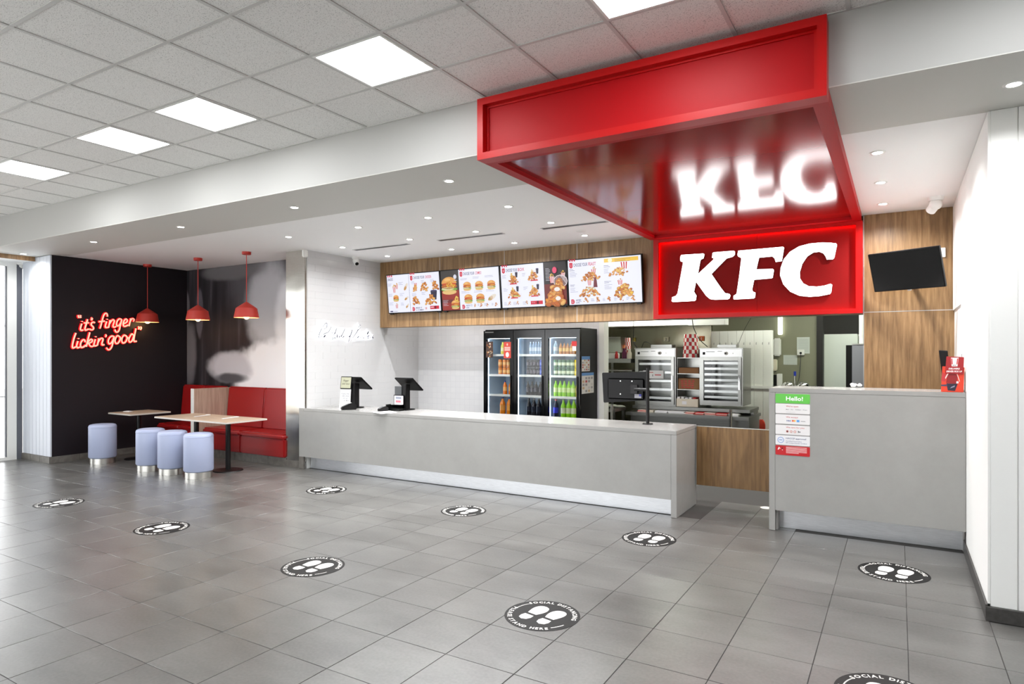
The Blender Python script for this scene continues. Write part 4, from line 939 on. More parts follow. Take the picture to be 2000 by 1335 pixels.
# monitor on a pole
p = onZ(1265, 828, ZTOP); t = thing('order_monitor', 'black order monitor on a pole seen from behind', 'monitor', (p.x, p.y, ZTOP)); z = ZTOP+.001
obj('base_plate', B().lathe([(.001, .012), (.055, .012), (.06, .0)], (p.x, p.y, z), 24, cap=False), black_metal, t, smooth=True)
obj('pole', B().cyl((p.x, p.y, z+.01), (p.x, p.y, z+.63), .019, 16), black_metal, t, smooth=True)
Ym = p.y+.07; q = [onY(x_, y_, Ym) for x_, y_ in ((1178.5, 786), (1264, 781.5), (1267, 725), (1175.5, 727.5))]
obj('casing', B().prism(q, (0, .035, 0)), black_plastic, t, .006)
c = onY(1226, 759, Ym); obj('back_bulge', B().box(c.x-.24, Ym-.022, c.z-.12, c.x+.2, Ym, c.z+.12), black_plastic, t, .012)
obj('clamp', B().box(c.x+.05, Ym-.045, c.z-.05, c.x+.13, Ym-.022, c.z+.05).cyl((c.x+.1, Ym-.04, c.z), (p.x, p.y, c.z), .018), black_metal, t)
for dx, dz in ((-.08, .09), (.06, .09), (-.08, -.06)): obj('screw', B().cyl((c.x+dx, Ym-.026, c.z+dz), (c.x+dx, Ym-.02, c.z+dz), .008, 10), alu, t)
pr = Print((c.x+.09, Ym-.0225, c.z-.1), (1, 0, 0), (0, 0, 1)); pr.rect(0, 0, .08, .045, (150, 150, 156)); pr.up(); pr.rect(.055, .02, .08, .045, (60, 60, 150)); pr.build('rating_label', ink, t)
# delivery pick-up stand on the tall counter
Yd = 6.58; a = [onY(*q_, Yd) for q_ in ((1838, 765), (1882, 765.5), (1884, 717), (1841, 715))]
t = thing('pickup_stand', 'red driver pick-up stand on the tall counter by the right wall', 'sign stand', (a[0].x+.1, Yd+.03, ZH)); zz = ZH+.001
for v in a[:2]: v.z = zz
obj('board', B().prism(a, (0, .02, 0)), mat('stand_orange', (222, 66, 40), .45), t, .002)
obj('side_wall', B().box(a[1].x-.012, Yd+.021, zz, a[1].x, Yd+.12, a[2].z), cream, t)
k = [onY(*q_, Yd-.012) for q_ in ((1846, 729), (1881.5, 730.5), (1883, 697), (1848.5, 695.5))]
obj('header_card', B().prism(k, (0, .01, 0)), mat('stand_red', (160, 34, 38), .4), t, .003)
u = (k[1]-k[0]); W = u.length; H = k[3].z-k[0].z; pr = Print(k[0]+Vector((0, -.0006, 0)), (1, 0, 0), (0, 0, 1))
pr.poly([(W*.36, H*.42), (W*.68, H*.42), (W*.74, H*.92), (W*.32, H*.92)], (238, 230, 230)); pr.up()
pr.poly([(W*.36, H*.54), (W*.42, H*.54), (W*.4, H*.88), (W*.34, H*.88)], (196, 40, 44)); pr.poly([(W*.62, H*.54), (W*.68, H*.54), (W*.72, H*.88), (W*.66, H*.88)], (196, 40, 44)); pr.text('KFC', W*.52, H*.445, H*.1, (40, 36, 40), .02, .2, 'CENTER')
pr.text('DELIVERS', W*.5, H*.24, H*.13, (250, 240, 240), .03, .2, 'CENTER', fit=W*.62); pr.text('DRIVER PICK UP', W*.5, H*.08, H*.13, (250, 240, 240), .03, .2, 'CENTER', fit=W*.86); pr.build('header_print', ink, t)
W = a[1].x-a[0].x; H = a[3].z-zz; pr = Print((a[0].x, Yd-.0006, zz), (1, 0, 0), (0, 0, 1))
pr.poly([(W*.22, H*.36), (W*.7, H*.32), (W*.74, H*.62), (W*.62, H*.75), (W*.3, H*.75)], (142, 30, 34)); pr.poly([(W*.0, H*.42), (W*.2, H*.4), (W*.24, H*.68), (W*.06, H*.78)], (190, 56, 60)); pr.poly([(W*.3, H*.06), (W*.62, H*.04), (W*.74, H*.32), (W*.24, H*.34)], (40, 38, 56)); pr.up()
pr.poly([(W*.2, H*.5), (W*.34, H*.72), (W*.28, H*.72), (W*.18, H*.56)], (244, 214, 206)); pr.poly([(W*.72, H*.74), (W*.84, H*.42), (W*.82, H*.4), (W*.7, H*.7)], (244, 214, 206)); pr.rect(W*.68, H*.34, W*.78, H*.42, (226, 226, 232)); pr.poly([(0, H*.22), (W*.24, H*.22), (W*.3, H*.3), (0, H*.28)], (70, 66, 90)); pr.poly([(W*.4, H*.14), (W*.6, H*.2), (W*.62, H*.26), (W*.46, H*.2)], (150, 150, 170)); pr.build('board_print', ink, t)
t = thing('tablet_stand', 'dark tablet leaning behind the red pick-up stand', 'tablet', (onY(1845, 700, 6.93).x, 6.93, ZH+.001))
q = [onY(*w2_, 6.93) for w2_ in ((1843, 722), (1858, 722), (1851, 685), (1833.5, 684))]; q[0].z = q[1].z = ZH+.015
obj('slab', B().prism(q, (0, .015, .004)), black_plastic, t, .003); obj('stand', B().box(q[0].x-.01, 6.9, ZH+.001, q[1].x+.02, 6.99, ZH+.015), black_metal, t)
p = onY(1881.5, 693, 6.93); tag(obj('phone', B().box(p.x-.011, 6.925, ZH+.001, p.x+.011, 6.94, p.z+.013), black_plastic, None, .003), 'small black handset end showing above the pick-up stand', 'phone')
p = onZ(1672, 757, ZH)
b = B(); rg = random.Random(4)
for i in range(7): b.ball((p.x+rg.uniform(-.04, .04), p.y+.05+rg.uniform(-.03, .03), ZH+.012+rg.uniform(.0, .02)), rg.uniform(.012, .025), .02, .014, 7, 5)
tag(obj('crumpled_wrap', b, acrylic and white_plastic), 'small crumpled white wrap on the tall counter', 'wrapper')
# ================================================================== DRINKS FRIDGES
def fridge(x0, x1, label, led):
    y0, y1, zt = 8.45, 9.07, 2.055
    t = thing('drinks_fridge', label, 'fridge', ((x0+x1)/2, 8.75, 0), 'black glass-door drinks fridges')
    g = .004; x0 += g; x1 -= g
    obj('cabinet', B().box(x0, y0+.05, 0, x0+.03, y1, zt).box(x1-.03, y0+.05, 0, x1, y1, zt).box(x0+.03, y0+.05, zt-.13, x1-.03, y1, zt).box(x0+.03, y0+.05, 0, x1-.03, y1, .28), black_plastic, t)
    obj('liner', B().box(x0+.03, y1-.02, .28, x1-.03, y1, zt-.13).box(x0+.03, y0+.06, .28, x0+.036, y1-.02, zt-.13).box(x1-.036, y0+.06, .28, x1-.03, y1-.02, zt-.13), mat('fridge_liner', (190, 206, 222), .4), t)
    f = .055
    d = obj('door', B().box(x0, y0, .2, x0+f, y0+.045, zt-.02).box(x1-f, y0, .2, x1, y0+.045, zt-.02).box(x0+f, y0, zt-.14, x1-f, y0+.045, zt-.02).box(x0+f, y0, .2, x1-f, y0+.045, .3), black_gloss, t)
    obj('glass', B().box(x0+f, y0+.018, .3, x1-f, y0+.024, zt-.14), glass, d)
    obj('handle', B().box(x1-f*.8, y0-.025, .9, x1-f*.45, y0-.001, 1.35), black_metal, d, .006)
    for z in SH: obj('shelf', B().box(x0+.04, y0+.08, z-.012, x1-.04, y1-.03, z-.004).box(x0+.04, y0+.072, z-.022, x1-.04, y0+.08, z+.012), white_plastic, t)
    obj('led_tube', B().box(x0+.037, y0+.062, .32, x0+.046, y0+.08, zt-.15).box(x0+.06, y0+.07, zt-.142, x1-.06, y0+.1, zt-.132), fridge_led, t)
    return t
SH = [onY(1100, y, 8.55).z for y in (692.5, 734, 775, 818)]
FX = [-5.585, -5.04, -4.495, -3.925]
f1 = fridge(FX[0], FX[1], 'black drinks fridge with a food photo and red sticker, leftmost', 0)
f2 = fridge(FX[1], FX[2], 'black drinks fridge of dark and clear bottles, middle of three', 0)
f3 = fridge(FX[2], FX[3], 'black drinks fridge of green bottles, nearest the kitchen opening', 0)
pr = Print((FX[0]+.03, 8.449, 1.9), (1, 0, 0), (0, 0, 1)); pr.rect(.0, .105, .16, .12, (150, 150, 150)); pr.build('header_print', ink, f1)
pr = Print((FX[0]+.05, 8.449, 1.62), (1, 0, 0), (0, 0, 1)); pr.rect(0, 0, .13, .25, (70, 46, 36)); pr.up(); rg = random.Random(3)
for i in range(26): pr.ell(rg.uniform(.015, .115), rg.uniform(.015, .235), rg.uniform(.008, .02), rg.uniform(.006, .016), rg.choice([(196, 140, 84), (150, 90, 50), (226, 206, 180), (120, 60, 40), (90, 70, 60)]), rg.uniform(0, 3), 7)
pr.build('photo_sticker', ink, f1)
pr = Print((FX[1]-.17, 8.449, 1.61), (1, 0, 0), (0, 0, 1)); pr.rect(0, 0, .13, .25, (206, 64, 48)); pr.up()
for k in range(4): pr.rect(.015, .165-.016*k, .115, .174-.016*k, (240, 214, 206))
pr.ell(.065, .055, .03, .04, (244, 236, 230)); pr.ell(.065, .21, .014, .02, (236, 190, 180)); pr.build('red_sticker', ink, f1)
pr = Print((FX[3]-.13, 8.449, 1.72), (1, 0, 0), (0, 0, 1)); pr.rect(0, .07, .08, .14, (206, 40, 40)); pr.rect(.01, 0, .07, .066, (236, 236, 236)); pr.build('red_sticker', ink, f3)
for (xa, xb, ya, yb, hd) in ((1136.5, 1152.5, 695.5, 725, .22), (1136.5, 1160, 728, 769, .14)):
    A = onX(xa, ya, FX[3]); Bp = onX(xb, yb, FX[3]); y0_, y1_ = A.y, Bp.y; z1_ = A.z; z0_ = onX(xa, yb, FX[3]).z
    W, H = y1_-y0_, z1_-z0_; pr = Print((FX[3]-.0035, y0_, z0_), (0, 1, 0), (0, 0, 1)); pr.rect(0, 0, W, H, (214, 210, 204)); pr.up(); pr.rect(0, H*(1-hd), W, H, (90, 140, 196))
    n = 4
    for i in range(n):
        for j in range(5):
            if (i*3+j) % 4: pr.rect(W*(.06+.23*i), H*(.06+.155*j), W*(.22+.23*i), H*(.17+.155*j), rg.choice([(170, 70, 66), (190, 160, 120), (150, 146, 146), (196, 192, 188)]))
    pr.build('poster', ink, f3)
_mc = {}
def m_liq(c):
    k = 'drink_%d_%d_%d' % c; return mat(k, c, .12, coat=.3)
def bottle(h, r, body, label, cap):
    t = thing('drink_bottle', '', 'bottle')
    obj('body', B().lathe([(.001, 0), (r*.85, 0), (r, h*.04), (r, h*.3), (r*.94, h*.45), (r, h*.58), (r*.9, h*.7), (r*.42, h*.86), (r*.36, h*.93)], (0, 0, 0), 14, cap=False), m_liq(body), t, smooth=True)
    obj('label', B().lathe([(r*1.01, h*.3), (r*.97, h*.45), (r*1.01, h*.58)], (0, 0, 0), 14, cap=False), m_liq(label), t, smooth=True)
    obj('cap', B().lathe([(r*.42, h*.92), (r*.42, h), (.001, h)], (0, 0, 0), 12, cap=False), m_liq(cap), t, smooth=True); return t
def can(h, r, body, stripe):
    t = thing('drink_can', '', 'can')
    obj('body', B().lathe([(.001, 0), (r*.8, 0), (r, h*.06), (r, h*.9), (r*.82, h)], (0, 0, 0), 14, cap=False), m_liq(body), t, smooth=True)
    obj('print_band', B().lathe([(r*1.01, h*.3), (r*1.01, h*.66)], (0, 0, 0), 14, cap=False), m_liq(stripe), t, smooth=True)
    obj('lid', B().lathe([(.001, h-.004), (r*.78, h-.004), (r*.84, h)], (0, 0, 0), 14, cap=False), alu, t, smooth=True); return t
def rack(xs, z, proto, label, group, y=8.585):
    o = proto
    for i, x in enumerate(xs):
        if i: o = copy_tree(proto)
        o.location = (x, y+(.006 if i % 2 else 0), z-.003); o['label'] = label; o['group'] = group
def stack(xs, z, proto, label, group, h):
    rack(xs, z, proto, label+', lower layer', group); p2_ = copy_tree(proto); rack(xs, z+h+.001, p2_, label+', stacked on top', group)
def span(i, a, b, n): w_ = FX[i+1]-FX[i]; return [FX[i]+w_*(a+(b-a)*k/(n-1)) for k in range(n)]
O_, G_, Yw, BK, BL, CL, LM, GN = (232, 120, 20), (70, 170, 70), (226, 200, 40), (26, 18, 20), (30, 60, 170), (190, 206, 220), (150, 214, 30), (40, 110, 60)
rack(span(0, .5, .62, 2), SH[0], bottle(.2, .031, (226, 214, 90), (240, 236, 180), (230, 220, 90)), 'yellow drink bottle on the top shelf of the left fridge', 'left fridge, top shelf')
stack(span(0, .42, .7, 3), SH[1], can(.122, .032, (226, 140, 70), (244, 190, 120)), 'orange drink can on the second shelf of the left fridge', 'left fridge, second shelf', .122)
stack(span(0, .83, .84, 1) if 0 else [FX[0]+.84*(FX[1]-FX[0])], SH[1], can(.122, .032, (80, 176, 80), (170, 220, 150)), 'green drink can on the second shelf of the left fridge', 'left fridge, second shelf green', .122)
rack(span(0, .58, .76, 2), SH[2], bottle(.22, .033, O_, (250, 180, 90), (40, 60, 160)), 'orange drink bottle on the third shelf of the left fridge', 'left fridge, third shelf')
rack([FX[0]+.865*(FX[1]-FX[0])], SH[2], bottle(.22, .024, G_, (210, 230, 90), (40, 60, 160)), 'green drink bottle on the third shelf of the left fridge', 'left fridge, third shelf')
rack(span(0, .5, .72, 2), SH[3], bottle(.29, .046, (240, 134, 16), (250, 170, 80), (60, 70, 170)), 'large orange drink bottle at the bottom of the left fridge', 'left fridge, bottom shelf')
rack([FX[0]+.86*(FX[1]-FX[0])], SH[3], bottle(.29, .027, (40, 140, 70), (170, 230, 170), (220, 220, 220)), 'large green bottle at the bottom of the left fridge', 'left fridge, bottom shelf')
rack(span(1, .42, .84, 6), SH[0], bottle(.2, .022, (150, 172, 196), (206, 216, 226), (206, 214, 224)), 'clear water bottle on the top shelf of the middle fridge', 'middle fridge, top shelf')
stack(span(1, .34, .66, 4), SH[1], can(.122, .027, BK, (70, 60, 70)), 'black drink can on the second shelf of the middle fridge', 'middle fridge, second shelf', .122)
stack(span(1, .76, .86, 2), SH[1], can(.122, .026, (30, 70, 190), (90, 120, 220)), 'blue drink can on the second shelf of the middle fridge', 'middle fridge, second shelf blue', .122)
rack(span(1, .33, .72, 4), SH[2], bottle(.22, .033, (30, 24, 30), (50, 46, 60), (24, 22, 26)), 'dark cola bottle on the third shelf of the middle fridge', 'middle fridge, third shelf')
rack([FX[1]+.85*(FX[2]-FX[1])], SH[2], bottle(.22, .033, (40, 34, 50), (40, 60, 200), (60, 60, 160)), 'blue-labelled bottle on the third shelf of the middle fridge', 'middle fridge, third shelf')
rack(span(1, .36, .84, 4), SH[3], bottle(.29, .041, (30, 28, 36), (46, 48, 60), (24, 22, 26)), 'large dark bottle at the bottom of the middle fridge', 'middle fridge, bottom shelf')
rack([FX[2]+.2*(FX[3]-FX[2])], SH[0], bottle(.21, .036, (150, 166, 176), (196, 206, 210), (190, 196, 200)), 'clear bottle at the left of the top shelf, right fridge', 'right fridge, top shelf')
rack(span(2, .34, .85, 6), SH[0], bottle(.18, .027, (190, 120, 40), (226, 180, 90), (120, 80, 40)), 'amber drink bottle on the top shelf of the right fridge', 'right fridge, top shelf')
stack(span(2, .2, .68, 5), SH[1], can(.122, .032, (70, 110, 70), (214, 226, 190)), 'green and white drink can on the second shelf of the right fridge', 'right fridge, second shelf', .122)
stack(span(2, .8, .87, 2)[:1], SH[1], can(.122, .034, (226, 200, 30), (250, 230, 110)), 'yellow drink can on the second shelf of the right fridge', 'right fridge, second shelf yellow', .122)
rack(span(2, .2, .7, 5), SH[2], bottle(.24, .034, LM, (214, 236, 150), (140, 200, 40)), 'lime green drink bottle on the third shelf of the right fridge', 'right fridge, third shelf')
rack([FX[2]+.83*(FX[3]-FX[2])], SH[2], bottle(.24, .034, (226, 206, 30), (240, 226, 120), (226, 206, 60)), 'yellow drink bottle on the third shelf of the right fridge', 'right fridge, third shelf')
rack([FX[2]+.2*(FX[3]-FX[2])], SH[3], bottle(.29, .042, (36, 32, 60), (60, 60, 200), (190, 40, 50)), 'large dark blue bottle at the bottom of the right fridge', 'right fridge, bottom shelf')
rack(span(2, .42, .72, 3), SH[3], bottle(.29, .041, LM, (226, 230, 190), (140, 200, 40)), 'large lime green bottle at the bottom of the right fridge', 'right fridge, bottom shelf')
rack([FX[2]+.86*(FX[3]-FX[2])], SH[3], bottle(.29, .034, (230, 206, 20), (240, 230, 120), (226, 206, 60)), 'large yellow bottle at the bottom of the right fridge', 'right fridge, bottom shelf')

# ================================================================== KITCHEN BEHIND THE COUNTER
def bx(x0, y0, x1, y1, Y, d):
    a, b_ = onY(x0, y1, Y), onY(x1, y0, Y); z0, z1 = onY((x0+x1)/2, y1, Y).z, onY((x0+x1)/2, y0, Y).z
    return (a.x, Y, z0, b_.x, Y+d, z1)
XKL = -4.75
struct('ceiling_3', B().box(-4.9, 9.26, 2.8, .7, 14, 2.95), ceil_paint, 'kitchen ceiling beyond the counter', 'ceiling')
struct('wall_kitchen_left', B().box(-4.9, 9.26, 0, XKL, 14, 2.8), steel_wavy, 'steel-lined kitchen wall at left', 'wall')
struct('wall_kitchen_right', B().box(.62, 8.3, 0, .75, 14, 2.8), fryer_green, 'painted kitchen wall at right', 'wall')
YW = 11.0
xw = onY(1389, 650, YW).x; xg = onY(1508, 650, YW).x
wks = struct('wall_kitchen', B().box(XKL, YW, 0, xw, YW+.1, 2.8), steel_wavy, 'wavy stainless steel lining behind the warming cabinets', 'wall')
zt_ = onY(1450, 645.5, YW).z
wp_ = struct('wall_coolroom', B().box(xw, YW+.02, 0, xg, YW+.12, zt_), cream_tile, 'white panelled partition in the kitchen', 'partition')
for i in range(7):
    a = xw+(xg-xw)*i/7; obj('wall_board', B().box(a+.002, YW, .0, a+(xg-xw)/7-.002, YW+.02, zt_), cream_tile, wp_, .003, seg=1)
zr = onY(1490, 755.5, YW).z; obj('rail', B().box(xw, YW-.02, zr-.03, xg, YW, zr+.02), white_plastic, wp_, .004)
for i in range(10):
    a = xw+(xg-xw)*(i+.5)/10; z_ = onY(1450, 671, YW).z; obj('hook', B().tube([(a, YW-.001, z_+.02), (a, YW-.012, z_+.01), (a, YW-.012, z_-.015), (a, YW-.02, z_-.01)], .003, 6), dark_grey, wp_)
YG = 12.6; xg1 = onY(1595.5, 650, YG).x
struct('wall_kitchen_rear', B().box(onY(1380, 650, YG).x, YG, 0, xg1, YG+.12, 2.8), fryer_green, 'olive painted kitchen wall with papers pinned on it', 'wall')
struct('wall_store', B().box(xg1-.3, 13.7, 0, .62, 13.85, 2.8), void_dark, 'near-black wall for the dark void at the back of the kitchen', 'wall')  # the void's darkness is put into the wall colour
struct('door_1', B().box(xg1, YG-.06, 0, xg1+.1, YG+.18, 2.8), void_dark, 'dark door jamb beside the olive wall', 'door frame')
# kitchen lights
for i, (x, y) in enumerate(((-3.4, 10.2), (-1.3, 10.3), (-.7, 11.6), (.0, 12.4))):
    t = thing('kitchen_light', 'kitchen ceiling light %s, hidden above the menu wall' % ('over the bench', 'by the gate', 'in the rear passage', 'in the store')[i], 'ceiling light', (x, y, 2.79), 'kitchen ceiling lights')
    obj('tray', B().box(x-.6, y-.08, 2.765, x+.6, y+.08, 2.798), white_plastic, t); obj('diffuser', B().box(x-.58, y-.07, 2.755, x+.58, y+.07, 2.765), kitchen_white, t)
q = bx(1185, 625, 1416, 638, 10.55, .25); t = thing('hood_light', 'long white strip light under the kitchen hood', 'strip light', (q[0], 10.55, q[2]))
obj('housing', B().box(q[0], q[1], q[2]+.02, q[3], q[4], q[5]+.2), white_plastic, t, .004); obj('tube', B().box(q[0], q[1]-.004, q[2]+.03, q[3]-.6, q[1], q[5]), mat('strip_glow', (255, 255, 255), .4, emit=(255, 255, 244), es=1.2), t)
obj('end_box', B().box(q[3]-.58, q[1]-.01, q[2]+.015, q[3]-.01, q[1]-.001, q[5]+.1), white_plastic, t); obj('mount', B().box(q[0]+.1, q[4], q[2]+.05, q[0]+.2, YW-.001, q[5]).box(q[3]-.2, q[4], q[2]+.05, q[3]-.1, YW-.001, q[5]), dark_grey, t)
# warming cabinets
def warmer(x0, x1, label, trays):
    Y = 10.0; q = bx(x0, 680, x1, 792, Y, .62); a, _, z0, b_, y1, z1 = q
    t = thing('warming_cabinet', label, 'warming cabinet', ((a+b_)/2, Y+.3, z0), 'stainless warming cabinets')
    H = z1-z0; cp = z1-.125
    obj('shell', B().box(a, Y+.02, z0, a+.03, y1, z1).box(b_-.03, Y+.02, z0, b_, y1, z1).box(a+.03, Y+.02, cp-.02, b_-.03, y1, z1).box(a+.03, Y+.02, z0, b_-.03, y1, z0+.05).box(a+.03, y1-.02, z0+.05, b_-.03, y1, cp-.02), steel, t)
    obj('top_lip', B().box(a-.005, Y, z1-.012, b_+.005, y1, z1+.006), steel, t)
    c = obj('control_panel', B().box(a+.012, Y+.008, cp, b_-.012, Y+.019, z1-.014), alu, t)
    k = a+(b_-a)*.62; obj('dial', B().cyl((k, Y+.007, cp+.05), (k, Y-.012, cp+.05), .026, 20), white_plastic, c); obj('dial_face', B().cyl((k, Y-.0121, cp+.05), (k, Y-.014, cp+.05), .015, 14), dark_grey, c)
    obj('switch', B().box(a+.05, Y-.002, cp+.03, a+.085, Y+.007, cp+.07), black_plastic, c); obj('indicator', B().cyl((k+.1, Y+.007, cp+.05), (k+.1, Y-.0, cp+.05), .007, 10), white_plastic, c)
    pr = Print((a+.1, Y+.0075, cp+.07), (1, 0, 0), (0, 0, 1)); pr.rect(0, 0, .13, .008, (110, 110, 110)); pr.rect(.17, .006, .24, .014, (110, 110, 110)); pr.build('panel_print', ink, c)
    f = .045; d0_, d1_ = z0+.03, cp-.012
    d = obj('door', B().box(a+.02, Y-.01, d0_, a+.02+f, Y+.015, d1_).box(b_-.02-f, Y-.01, d0_, b_-.02, Y+.015, d1_).box(a+.02+f, Y-.01, d1_-f, b_-.02-f, Y+.015, d1_).box(a+.02+f, Y-.01, d0_, b_-.02-f, Y+.015, d0_+f), steel, t, .003)
    obj('glass', B().box(a+.02+f, Y, d0_+f, b_-.02-f, Y+.004, d1_-f), glass, d); obj('handle', B().box(b_-.055, Y-.04, d0_+H*.25, b_-.035, Y-.01, d0_+H*.5), chrome, d, .006)
    for i in range(trays):
        z = d0_+f+.035+(d1_-d0_-2*f-.05)*i/(trays-.5); tr = obj('tray', B().box(a+.07, Y+.03, z, b_-.07, y1-.05, z+.008).box(a+.07, Y+.02, z, b_-.07, Y+.03, z+.035).box(a+.07, Y+.03, z, a+.08, y1-.05, z+.03).box(b_-.08, Y+.03, z, b_-.07, y1-.05, z+.03), alu, t)
    return q
qa = warmer(1239.5, 1319, 'stainless warming cabinet with a paper note on its glass, left one', 5)
qb = warmer(1366, 1450.5, 'stainless warming cabinet with many lit trays, right one', 7)
# note on the left cabinet
q = bx(1256, 723, 1296, 739, 9.985, .002); t = thing('paper_note', 'white paper note with red writing on the left warming cabinet', 'paper note', (q[0], 9.985, q[2]))
obj('sheet', B().box(*q), paper, t); pr = Print((q[0], 9.9845, q[2]), (1, 0, 0), (0, 0, 1)); W, H = q[3]-q[0], q[5]-q[2]
pr.rect(W*.32, H*.7, W*.5, H*.8, (206, 120, 120)); pr.rect(W*.58, H*.4, W*.88, H*.52, (196, 70, 80)); pr.rect(W*.46, H*.28, W*.49, H*.52, (40, 40, 50)); pr.build('writing', ink, t)
# boxes of controls on the cabinets
for x0, x1, s in ((1271, 1312, 'left'), (1401, 1438, 'right')):
    q = bx(x0, 674, x1, 680, 10.2, .2); tag(obj('control_box', B().box(q[0], q[1], qa[5]+.007, q[3], q[4], q[5]+.01), steel, None, .004), 'low steel control box on top of the %s warming cabinet' % s, 'box')
# bench under the cabinets
zb = qa[2]; t = thing('packing_bench', 'stainless packing bench under the warming cabinets', 'bench', ((qa[0]+qb[3])/2, 10.2, 0))
xa, xb = qa[0]-.05, qb[3]+.14
obj('upper_deck', B().box(xa+.02, 9.97, zb-.05, xb-.03, 10.68, zb-.002), steel, t, .004)
z2 = onY(1340, 809, 9.75).z; obj('lower_deck', B().box(xa, 9.72, z2-.05, xb, 10.68, z2), steel, t, .004)
for x in (xa+.03, xb-.06): obj('riser', B().box(x-.02, 10.3, z2, x+.02, 10.66, zb-.05), steel, t)
obj('riser', B().box(xa+.05, 10.62, z2, xb-.05, 10.66, zb-.05), steel, t)
obj('base_cabinet', B().box(xa+.04, 9.85, .1, xb-.02, 10.66, z2-.052), steel, t)
for x in (xa+.06, xb-.06): obj('leg', B().cyl((x, 9.9, 0), (x, 9.9, .1), .025).cyl((x, 10.6, 0), (x, 10.6, .1), .025), steel, t)
p = onY(1427, 815, 9.68); obj('corner_post', B().cyl((p.x, 9.69, .1), (p.x, 9.69, onY(1427, 799, 9.69).z), .022, 14), chrome, t, smooth=True)
# packaging along the bench
rg = random.Random(11); pk = [(1245, 1262, 'red'), (1264, 1276, 'cream'), (1279, 1303, 'white'), (1305, 1336, 'white'), (1338, 1355, 'red'), (1357, 1374, 'red'), (1376, 1397, 'redwhite'), (1399, 1420, 'red'), (1424, 1442, 'white')]
for i, (x0, x1, c) in enumerate(pk):
    q = bx(x0, 796.5 if c != 'white' else 799, x1, 808.5, 9.85, .22); z0 = z2+.001; h = max(.05, q[5]-z0); h = min(h, zb-.06-z0)
    t = thing('carton_stack', '%s food carton pile on the packing bench, number %s from the left'.replace('number %s', '%s') % ({'red': 'red striped', 'cream': 'cream', 'white': 'flat white', 'redwhite': 'pink and red'}[c], ['first', 'second', 'third', 'fourth', 'fifth', 'sixth', 'seventh', 'eighth', 'ninth'][i]), 'carton', ((q[0]+q[3])/2, 9.95, z0), 'cartons on the packing bench')
    n = 3
    for k in range(n):
        dz = h/n; o = rg.uniform(-.01, .01); obj('carton', B().box(q[0]+o, 9.85, z0+dz*k, q[3]+o, 10.07, z0+dz*(k+1)-.002), {'white': paper, 'cream': cream}.get(c, mat('carton_red', (196, 40, 42), .6) if (k+i) % 2 else mat('carton_pink', (232, 206, 196), .6)), t)
# rack between the cabinets
t = thing('carton_rack', 'steel shelf rack between the two warming cabinets', 'rack', (qa[3]+.15, 10.2, zb)); x0, x1 = qa[3]+.008, qb[0]-.008
zs = [onY(1342, y, 10.05).z for y in (698, 729, 760)]
obj('side', B().box(x0, 10.06, zb, x0+.006, 10.5, zs[0]), steel, t); obj('side', B().box(x1-.006, 10.06, zb, x1, 10.5, zs[0]), steel, t); obj('back', B().box(x0+.006, 10.48, zb, x1-.006, 10.5, zs[0]), steel, t)
for z in zs: obj('shelf', B().box(x0+.006, 10.05, z-.01, x1-.006, 10.48, z), steel, t)
def carton(q, m, label, prt=None):
    t = thing('carton_box', label, 'box', ((q[0]+q[3])/2, q[1]+.1, q[2]), 'boxes on the steel rack'); obj('body', B().box(*q), m, t, .003)
    obj('flap', B().box(q[0]+.01, q[1]-.002, q[5]-.02, q[3]-.01, q[1], q[5]-.002), m, t)
    if prt:
        W, H = q[3]-q[0], q[5]-q[2]; pr = Print((q[0], q[1]-.0005, q[2]), (1, 0, 0), (0, 0, 1)); r_ = random.Random(2)
        for i in range(16): pr.rect(*(lambda a, b_: (a, b_, a+W*.12, b_+H*.12))(W*(.1+.17*(i % 4)+r_.uniform(0, .05)), H*(.1+.2*(i//4))), (190, 44, 36))
        pr.build('stamp', ink, t)
carton((x0+.02, 10.08, zs[1]+.001, x1-.02, 10.4, zs[1]+.09), brown_card, 'plain brown carton on the upper rack shelf')
carton((x0+.015, 10.08, zs[2]+.001, x1-.015, 10.4, zs[2]+.17), brown_card, 'brown carton printed in red on the middle rack shelf', True)
# napkin basket
q = (x0+.012, 9.99, zb+.001, x1-.012, 10.2, zb+.17); t = thing('napkin_basket', 'pale basket of napkins at the foot of the rack', 'basket', (x0+.15, 10.1, zb))
obj('basket', B().box(q[0], q[1], q[2], q[3], q[1]+.006, q[5]-.04).box(q[0], q[4]-.006, q[2], q[3], q[4], q[5]-.04).box(q[0], q[1]+.006, q[2], q[0]+.006, q[4]-.006, q[5]-.04).box(q[3]-.006, q[1]+.006, q[2], q[3], q[4]-.006, q[5]-.04).box(q[0], q[1], q[2], q[3], q[4], q[2]+.005), cream, t)
obj('label_plate', B().box(q[0]+.09, q[1]-.003, q[2]+.04, q[0]+.16, q[1]-.0005, q[2]+.09), paper, t)
for i in range(5): a = q[0]+.012+(q[3]-q[0]-.03)*i/5; obj('napkins', B().box(a, q[1]+.01, q[2]+.006, a+.04, q[4]-.01, q[5]-rg.uniform(0, .03)), paper if i < 4 else mat('carton_red'), t)
